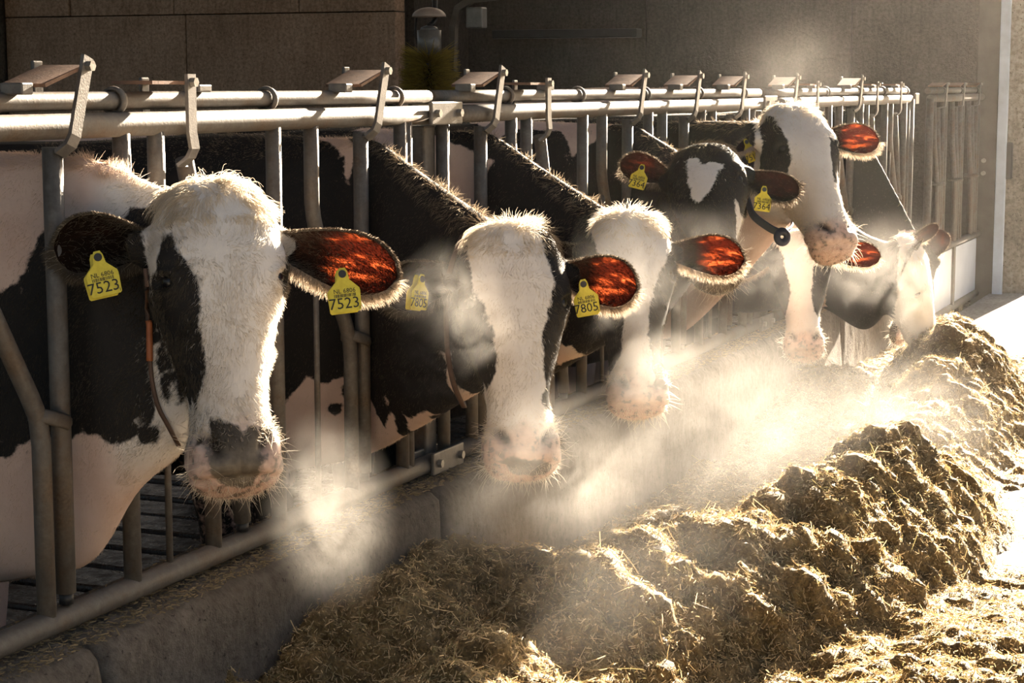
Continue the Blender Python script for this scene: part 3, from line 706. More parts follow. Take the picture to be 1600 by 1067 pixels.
    lift=np.where(pol,.30,np.where(crest,.55,np.where(face,.20,.13)))*rg.uniform(.6,1.3,nfur)
    d0=nrm(flow*(1)+Nn*lift[:,None]); wv2=np.stack([fbm(P0+11,17,2),fbm(P0+43,17,2),fbm(P0+71,17,2)],1); curl=np.where(pol,.16,.10)[:,None]*rg.normal(size=(nfur,3))+np.where(pol,.85,0)[:,None]*wv2; grav=np.where(pol,.35,.05)[:,None]*np.array([0,0,-1.])
    if key: grav=grav+np.where(pol,.3,0)[:,None]*S[None]
    p1=P0+d0*(Lh*.34)[:,None]; d1=nrm(d0+flow*.35+curl*.5+grav*.5); p2=p1+d1*(Lh*.34)[:,None]; d2=nrm(d1+flow*.35+curl+grav); p3=p2+d2*(Lh*.34)[:,None]
    Pts=np.stack([P0-Nn*.001,p1,p2,p3],1)
    wc=np.array([.76,.72,.67])*np.array(tint); bc_=np.array([.010,.007,.005])
    ctan=crest&(rg.random(nfur)<.45); 
    yel=rg.random((nfur,1)); wcol=wc*(1-.10*yel*np.array([.3,.9,1.8])); wcol=np.where(pol[:,None],wcol*np.array([.99,.95,.87]),wcol)
    fw_=(hw_[tri[idx]]*bc).sum(1)[:,None]; wcol=wcol*(fw_+(1-fw_)*np.array([.98,.83,.74]))
    colr=np.where(dark[:,None],np.where(ctan[:,None],np.array([.30,.23,.16]),bc_)*rg.uniform(.6,1.6,(nfur,1)),wcol*(rg.uniform(.80,1.06,(nfur,1))+np.where(face,.13,.04)[:,None]*clump[:,None]))
    hr_=np.where(ih,.00042,.00040)*np.where(pol,1.25,1)*(.85 if vox<.0075 else 1.35)
    strands('coat',Pts-base,hr_,colr,M['fur'],cow,kind='stuff')
    # ---- ear fringe and fur on the ear backs
    EP=[];EC=[];ER=[]
    for (ev,ef,euv,fr,e) in earinfo:
        ax,ni,wv=fr; u,v=euv[:,0],euv[:,1]*2-1
        m_=int(nfur*.045); ii=rg.integers(0,len(ef),m_); q=np.array(ef)[ii]; a1=rg.random((m_,1));a2=rg.random((m_,1))
        p=(ev[q[:,0]]*(1-a1)+ev[q[:,1]]*a1)*(1-a2)+(ev[q[:,3]]*(1-a1)+ev[q[:,2]]*a1)*a2
        d=nrm(ax*.8-ni*.45+.35*rg.normal(size=(m_,3))); l=rg.uniform(.008,.016,m_)[:,None]*k
        EP.append(np.stack([p,p+d*l*.4,p+d*l*.75,p+d*l],1)); EC.append(np.where(e.get('dark',.1)>0,1,0)*np.ones(m_)); ER.append(np.full(m_,.0004))
        # fringe round the rim
        m_=int(nfur*.05)+400; t=rg.random(m_); sd=np.where(rg.random(m_)<.5,-1,1); nu,nv_=22,15
        iu=(t*(nu-1)); i0=np.clip(iu.astype(int),0,nu-2); fu=(iu-i0)[:,None]; jj=np.where(sd<0,0,nv_-1)
        p=ev[i0*nv_+jj]*(1-fu)+ev[(i0+1)*nv_+jj]*fu
        outw=nrm(wv[None]*sd[:,None]*np.clip(1.25-t,0.15,1)[:,None]+ax*np.clip(t*1.1,0,1)[:,None]*.8-ni*.15)
        d=nrm(outw+.33*rg.normal(size=(m_,3))); low=(outw[:,2]<0); l=(rg.uniform(.010,.022,m_)*np.where(low,1.45,.8))[:,None]*k
        l=np.where(low[:,None],l,l*.7); EP.append(np.stack([p,p+d*l*.4,p+d*l*.75+np.array([0,0,-.001]),p+d*l+np.array([0,0,-.003])],1)); EC.append(np.where(low,e.get('fringe',.12),.88)); ER.append(np.full(m_,.00040))
    EP=np.concatenate(EP); EC=np.concatenate(EC); pick=rg.random(len(EC))<EC
    ecol=np.where(pick[:,None],np.array([.022,.014,.010])[None],np.array([.55,.46,.36])[None])*rg.uniform(.7,1.2,(len(EC),1))
    strands('ear_fringe',EP-base,np.concatenate(ER)*(1 if vox<.0075 else 1.35),ecol,M['fur'],cow,kind='stuff')
    # ---- whiskers
    mz=np.where((s>.44)&(b>-.14)&inh&((ac>.055)|(ml>.002)))[0]
    if len(mz):
        m_=int(260 if vox<.0075 else 170); ii=rg.choice(mz,m_); p=V[ii]; d=nrm(N[ii]+.45*rg.normal(size=(m_,3))-np.array([0,0,.15])); l=rg.uniform(.012,.05,m_)[:,None]*k*hair
        bend=.35*rg.normal(size=(m_,3))+np.array([0,0,-.3])
        Pw=np.stack([p-d*.002,p+d*l*.35,p+d*l*.7+bend*l*.12,p+d*l+bend*l*.34],1)
        m2_=int(1500 if vox<.0075 else 800); allm=np.where((s>.43)&(b>-.15)&inh&((skin[:nv]<.6)|(ml>0)))[0]; jj=rg.choice(allm,m2_); p=V[jj]; d=nrm(N[jj]+.4*rg.normal(size=(m2_,3))); l=rg.uniform(.005,.016,m2_)[:,None]*k
        Ps=np.stack([p-d*.001,p+d*l*.35,p+d*l*.7,p+d*l],1)
        strands('whiskers',np.concatenate([Pw,Ps])-base,np.concatenate([np.full(m_,.00045),np.full(m2_,.0003)])*(1 if vox<.0075 else 1.3),None,M['whisker'],cow,kind='stuff')
    return Q
# places on the hides: x, y, z in mm, 1 = black / 0 = white
BW={}
BW['c1']=np.array([-176,3030,1072,0,-171,3031,1059,1,-167,3034,1075,0,-163,3035,1063,1,-159,3037,1078,0,-154,3038,1066,1,-151,3041,1082,0,-146,3041,1070,1,-142,3044,1085,0,-137,3044,1073,1,-136,3046,1089,0,-127,3048,1080,1,-129,3049,1095,0,-120,3050,1086,1,-122,3052,1102,0,-113,3053,1092,1,-115,3054,1108,0,-106,3056,1098,1,-108,3057,1114,0,-99,3058,1105,1,-100,3059,1121,0,-92,3060,1111,1,-98,3060,1125,0,-85,3063,1122,1,-96,3061,1134,0,-83,3064,1131,1,-94,3063,1143,0,-81,3065,1141,1,-92,3065,1153,0,-79,3067,1150,1,-89,3067,1163,0,-77,3069,1157,1,-85,3069,1171,0,-72,3070,1165,1,-80,3071,1179,0,-68,3072,1174,1,-76,3073,1188,0,-64,3074,1182,1,-72,3075,1196,0,-59,3076,1190,1,-66,3077,1205,0,-55,3078,1196,1,-60,3080,1212,0,-49,3080,1203,1,-54,3082,1219,0,-43,3082,1210,1,-41,3085,1225,0,-39,3083,1212,1,-31,3087,1225,0,-29,3085,1213,1,-21,3089,1226,0,-19,3087,1213,1,-11,3091,1226,0,0,3092,1227,0,10,3093,1228,0,57,3106,1230,0,64,3112,1230,0,71,3119,1230,0,77,3127,1230,0,83,3134,1231,0,85,3131,1218,1,85,3137,1232,0,93,3143,1225,1,87,3145,1241,0,95,3151,1234,1,94,3157,1249,0,97,3153,1236,1,101,3165,1249,0,104,3161,1236,1,108,3172,1249,0,112,3167,1236,1,115,3179,1249,0,119,3173,1237,1,123,3185,1250,0,127,3179,1237,1,197,3091,1246,0,124,3179,1240,1,200,3084,1237,0,126,3175,1231,1,204,3076,1229,0,172,3103,1228,1,197,3074,1217,0,127,3168,1219,1,182,3082,1210,0,121,3161,1213,1,173,3079,1204,0,115,3154,1208,1,173,3077,1202,0,159,3076,1200,1,179,3071,1193,0,166,3067,1191,1,183,3067,1184,0,170,3063,1182,1,186,3064,1175,0,172,3063,1172,1,191,3059,1165,0,173,3064,1163,1,198,3051,1158,0,173,3066,1153,1,203,3045,1151,0,173,3069,1145,1,210,3040,1143,0,177,3067,1136,1,218,3032,1134,0,185,3060,1127,1,202,3046,1134,0,225,3028,1129,1,212,3038,1143,0,234,3025,1141,1,216,3036,1151,0,236,3027,1149,1,219,3036,1159,0,238,3028,1157,1,221,3038,1167,0,239,3031,1165,1,221,3042,1176,0,240,3035,1174,1,220,3048,1185,0,239,3041,1183,1,226,3052,1196,0,240,3044,1188,1,233,3054,1202,0,246,3048,1194,1,252,3053,1201,0,241,3049,1195,1,258,3050,1193,0,249,3045,1188,1,265,3046,1185,0,255,3040,1181,1,271,3043,1177,0,261,3037,1173,1,276,3042,1170,0,269,3035,1163,1,284,3042,1162,0,276,3036,1155,1,291,3042,1153,0,283,3036,1146,1,297,3042,1144,0,288,3036,1139,1,303,3041,1134,0,293,3035,1129,1,308,3040,1125,0,298,3035,1120,1,313,3040,1115,0,302,3034,1111,1,316,3039,1105,0,305,3034,1102,1,320,3038,1095,0,309,3033,1092,1,322,3036,1084,0,310,3032,1085,1,322,3035,1075,0,310,3031,1076,1,322,3033,1066,0,310,3030,1067,1,322,3031,1057,0,309,3029,1058,1,321,3030,1048,0,309,3028,1049,1,322,3030,1041,0,310,3027,1038,1,325,3029,1033,0,312,3027,1029,1,327,3028,1024,0,315,3026,1021,1,330,3028,1015,0,317,3026,1012,1,332,3027,1006,0,319,3025,1004,1,334,3026,997,0,320,3024,996,1,335,3025,989,0,322,3024,987,1,337,3024,981,0,323,3023,979,1,338,3023,972,0,324,3022,970,1,339,3021,963,0,325,3021,961,1,341,3020,954,0,327,3020,952,1,340,3018,943,0,326,3020,946,1,338,3017,935,0,323,3020,938,1,335,3017,928,0,319,3020,930,1,332,3016,920,0,315,3021,922,1,328,3016,910,0,309,3024,912,1,322,3016,899,0,300,3030,900,1,297,3032,886,0,301,3030,899,1,273,3054,882,0,279,3049,896,1,213,3132,868,0,215,3133,881,1,205,3124,877,0,214,3131,883,1,201,3121,887,0,210,3128,893,1,198,3118,897,0,207,3125,902,1,201,3120,890,0,191,3114,896,1,198,3119,882,0,189,3112,888,1,184,3109,881,0,191,3113,891,1,177,3104,893,0,187,3111,896,1,175,3103,902,0,185,3110,905,1,173,3103,911,0,183,3109,914,1,171,3102,920,0,181,3108,923,1,169,3102,931,0,180,3108,931,1,168,3102,940,0,179,3109,941,1,167,3103,949,0,178,3109,950,1,166,3104,959,0,177,3110,960,1,164,3104,968,0,176,3110,969,1,163,3105,977,0,174,3111,978,1,165,3106,976,0,164,3108,989,1,166,3107,978,0,155,3101,978,1,167,3106,969,0,155,3100,970,1,167,3105,961,0,156,3099,961,1,167,3103,952,0,156,3097,952,1,167,3102,943,0,156,3096,944,1,167,3101,934,0,156,3095,935,1,168,3101,926,0,157,3095,925,1,169,3101,917,0,158,3094,916,1,170,3101,908,0,159,3094,907,1,171,3101,898,0,160,3094,897,1,172,3101,889,0,161,3094,888,1,173,3101,880,0,162,3095,879,1,173,3102,870,0,163,3095,869,1,174,3102,861,0,164,3096,860,1,173,3102,850,0,163,3095,853,1,171,3102,841,0,161,3095,845,1,169,3101,833,0,159,3094,837,1,170,3101,831,0,162,3097,822,1,175,3107,823,0,168,3103,814,1,177,3111,807,0,168,3103,811,1,173,3111,795,0,164,3103,800,1,162,3105,785,0,164,3103,799,1,154,3098,786,0,156,3096,799,1,146,3092,786,0,147,3091,800,1,136,3084,796,0,147,3090,800,1,135,3082,806,0,145,3088,810,1,137,3083,804,0,132,3079,815,1,129,3079,798,0,124,3075,810,1,121,3076,793,0,116,3072,805,1,113,3073,788,0,108,3069,800,1,101,3069,785,0,104,3068,799,1,92,3066,786,0,95,3065,800,1,80,3063,791,0,89,3063,802,1,71,3061,797,0,80,3061,808,1,61,3061,802,0,70,3059,814,1,54,3061,804,0,55,3060,817,1,40,3064,802,0,42,3062,816,1,27,3067,801,0,28,3066,814,1,18,3069,799,0,11,3069,810,1,6,3071,793,0,0,3071,804,1,-5,3072,788,0,-11,3072,799,1,-19,3072,785,0,-17,3072,798,1,-30,3071,785,0,-28,3071,798,1,-40,3070,785,0,-38,3069,799,1,-50,3068,786,0,-47,3068,799,1,-59,3066,786,0,-57,3065,800,1,-69,3064,787,0,-67,3063,800,1,-78,3061,788,0,-76,3061,801,1,-83,3060,787,0,-89,3058,798,1,-91,3058,782,0,-97,3055,793,1,-99,3056,777,0,-105,3053,788,1,-107,3054,772,0,-113,3051,783,1,-113,3052,767,0,-122,3049,776,1,-120,3050,760,0,-128,3047,770,1,-127,3049,754,0,-135,3045,763,1,-139,3045,748,0,-138,3044,762,1,-148,3042,748,0,-147,3041,761,1,-157,3038,747,0,-156,3038,761,1,-166,3035,747,0,-165,3034,761,1,-175,3031,747,0,-174,3030,760,1,-183,3028,747,0,-182,3027,760,1,408,3188,1155,0,377,3262,1154,0,404,3174,1057,0,408,3166,1068,0,409,3163,1078,0,409,3163,1087,0,411,3159,1097,0,411,3184,1095,1,413,3155,1106,0,402,3200,1102,1,402,3176,1114,0,400,3205,1110,1,406,3171,1125,0,402,3203,1120,1,412,3161,1135,0,410,3190,1131,1,409,3169,1144,0,410,3193,1141,1,355,3006,877,0,353,3003,865,1,364,3007,876,0,363,3003,864,1,374,3009,873,0,372,3005,862,1,382,3012,870,0,380,3007,859,1,389,3016,868,0,388,3011,857,1,397,3021,865,0,396,3016,854,1,404,3026,860,0,400,3018,852,1,409,3029,855,0,404,3020,847,1,409,3029,856,0,415,3030,845,1,414,3037,860,0,420,3039,849,1,421,3050,860,0,423,3044,849,1,426,3061,858,0,428,3054,847,1,428,3076,854,0,428,3072,842,1,428,3085,837,1,434,3093,828,0,428,3087,838,1,433,3079,823,0,426,3074,833,1,432,3072,819,0,423,3066,824,1,434,3064,813,0,423,3060,817,1,436,3055,806,0,427,3047,811,1,436,3054,805,0,433,3039,800,1,442,3053,800,0,437,3040,795,1,445,3049,788,0,438,3039,793,1,443,3047,780,0,437,3035,785,1,440,3046,771,0,434,3034,777,1,429,3058,758,0,429,3036,768,1,424,3055,749,0,419,3044,757,1,418,3057,739,0,414,3042,747,1,405,3057,729,0,412,3042,745,1,399,3052,729,0,406,3036,745,1,393,3046,728,0,400,3031,744,1,386,3036,730,0,396,3027,745,1,382,3026,734,0,390,3018,749,1,377,3017,738,0,384,3012,752,1,371,3009,742,0,377,3006,755,1,364,3001,749,0,373,3003,758,1,360,2997,755,0,374,2992,766,1,359,2990,762,0,373,2984,773,1,361,2978,776,0,372,2982,777,1,360,2977,786,0,372,2981,787,1,359,2979,795,0,370,2983,796,1,357,2984,806,0,368,2988,803,1,355,2994,815,0,365,2999,812,1,352,2999,819,0,363,3003,823,1,349,3001,826,0,362,3000,831,1,347,3001,836,0,363,2998,839,1,347,2999,847,0,362,2998,849,1,345,3000,856,0,359,3001,858,1,343,3003,866,0,357,3003,868,1,331,3000,837,0,335,2993,826,1,343,2998,827,0,332,2994,827,1,340,2986,818,0,334,2995,828,1,324,2994,826,0,337,2995,827,1,-230,3114,1339,0,-191,3121,1340,0,-153,3127,1340,0,-113,3132,1340,0,-72,3136,1341,0,-207,3083,1305,0,-170,3091,1305,0,-132,3098,1306,0,-92,3103,1306,0,-53,3107,1307,0,-15,3113,1307,0,20,3124,1307,0,49,3143,1307,0,70,3175,1306,0,-196,3067,1270,0,-160,3076,1271,0,-123,3084,1271,0,-84,3090,1271,0,-45,3095,1272,0,-8,3102,1272,0,29,3110,1273,0,59,3127,1273,0,82,3156,1272,0,104,3185,1271,0,128,3212,1270,0,233,3112,1277,0,267,3123,1277,0,294,3143,1277,0,318,3171,1276,0,324,3228,1273,0,-189,3056,1235,0,-154,3066,1236,0,-117,3075,1236,0,-79,3081,1237,0,252,3081,1245,0,283,3095,1245,0,310,3116,1244,0,335,3140,1243,0,355,3174,1242,0,-184,3047,1200,0,-150,3058,1201,0,-113,3067,1201,0,264,3061,1212,0,294,3076,1212,0,321,3097,1211,0,346,3120,1210,0,368,3150,1209,0,380,3198,1206,0,-181,3041,1165,0,-147,3053,1166,0,-111,3062,1166,0,143,3059,1174,1,302,3061,1179,0,329,3082,1179,0,355,3105,1178,0,378,3132,1176,0,397,3167,1174,0,-179,3036,1130,0,-145,3048,1130,0,-35,3074,1132,1,105,3115,1134,1,336,3069,1146,0,361,3092,1145,0,385,3120,1143,0,-177,3032,1095,0,-72,3064,1096,1,-34,3071,1097,1,6,3074,1098,1,51,3069,1100,1,82,3085,1100,1,109,3106,1099,1,235,3039,1110,1,281,3029,1113,1,342,3059,1113,0,367,3081,1112,0,390,3109,1110,0,-107,3052,1060,1,-71,3061,1061,1,-34,3069,1061,1,6,3072,1063,1,53,3065,1066,1,85,3079,1066,1,113,3099,1065,1,144,3114,1064,1,240,3030,1077,1,282,3026,1080,1,346,3050,1080,0,372,3072,1079,0,394,3101,1077,0,-176,3027,1024,1,-142,3039,1024,1,-108,3050,1024,1,-72,3060,1025,1,-34,3067,1026,1,6,3070,1028,1,54,3061,1031,1,88,3073,1031,1,117,3092,1030,1,147,3108,1030,1,228,3047,1040,1,280,3028,1045,1,350,3042,1047,0,377,3063,1046,0,397,3094,1043,0,-176,3025,988,1,-143,3038,988,1,-108,3049,989,1,-72,3058,989,1,-35,3066,990,1,6,3069,992,1,55,3058,996,1,90,3068,996,1,120,3086,996,1,278,3031,1010,1,354,3035,1014,0,381,3055,1013,0,400,3088,1010,0,396,3163,1000,0,-177,3023,952,1,-144,3037,952,1,-109,3048,953,1,-73,3058,953,1,-36,3066,954,1,5,3068,956,1,55,3057,961,1,92,3064,962,1,122,3081,961,1,273,3037,975,1,357,3029,981,0,385,3047,980,0,404,3081,976,0,-178,3022,916,1,-144,3036,916,1,-110,3047,917,1,-74,3058,917,1,-37,3065,918,1,4,3068,920,1,55,3056,925,1,93,3061,927,1,124,3077,926,1,260,3055,937,1,360,3023,947,0,388,3040,947,0,408,3073,943,0,-179,3022,880,1,-146,3036,880,1,-111,3048,880,1,-76,3058,881,1,-39,3066,882,1,2,3068,884,1,53,3056,889,1,93,3059,891,1,124,3074,891,1,363,3016,914,0,391,3033,914,0,412,3064,910,0,-181,3022,844,1,-148,3036,844,1,-113,3048,844,1,-78,3058,845,1,-40,3066,846,1,0,3069,848,1,51,3058,853,1,92,3059,856,1,124,3073,856,1,210,3132,852,0,395,3026,881,0,417,3054,878,0,-183,3023,807,1,-150,3037,807,1,-115,3049,807,1,205,3138,815,0,43,3065,780,0,194,3153,775,0,404,3008,816,1,445,3071,808,0,-121,3053,733,0,-86,3063,734,0,-49,3072,735,0,-9,3076,738,0,38,3071,742,0,80,3071,745,0,113,3084,745,0,141,3105,744,0,157,3144,738,0,406,3003,783,1,-193,3030,695,0,-160,3044,695,0,-125,3056,696,0,-90,3066,697,0,-53,3076,698,0,-13,3081,700,0,32,3078,704,0,73,3080,707,0,103,3098,706,0,332,2996,744,0,-199,3034,657,0,-165,3048,657,0,-130,3060,658,0,-94,3071,658,0,-57,3080,660,0,-18,3086,662,0,25,3086,665,0,63,3092,667,0,83,3125,662,0,-205,3040,618,0,-171,3054,618,0,-136,3066,619,0,-100,3077,620,0,-63,3086,621,0,-24,3092,623,0,16,3096,626,0,50,3109,626,0,-214,3049,578,0,-179,3062,579,0,-144,3074,579,0,-108,3085,580,0,-71,3094,581,0,-32,3102,583,0,6,3109,585,0,24,3145,579,0,-226,3062,537,0,-191,3075,537,0,-155,3087,538,0,-119,3097,539,0,-81,3107,540,0,-44,3116,542,0,-13,3134,541,0,-247,3087,491,0,-213,3102,491,0,-179,3116,491,0,-1400,3140,1300,0,-1400,2850,900,1,-1400,3430,900,0,-900,2850,600,0,50,3050,1100,1],float).reshape(-1,4)*np.array([.001,.001,.001,1])
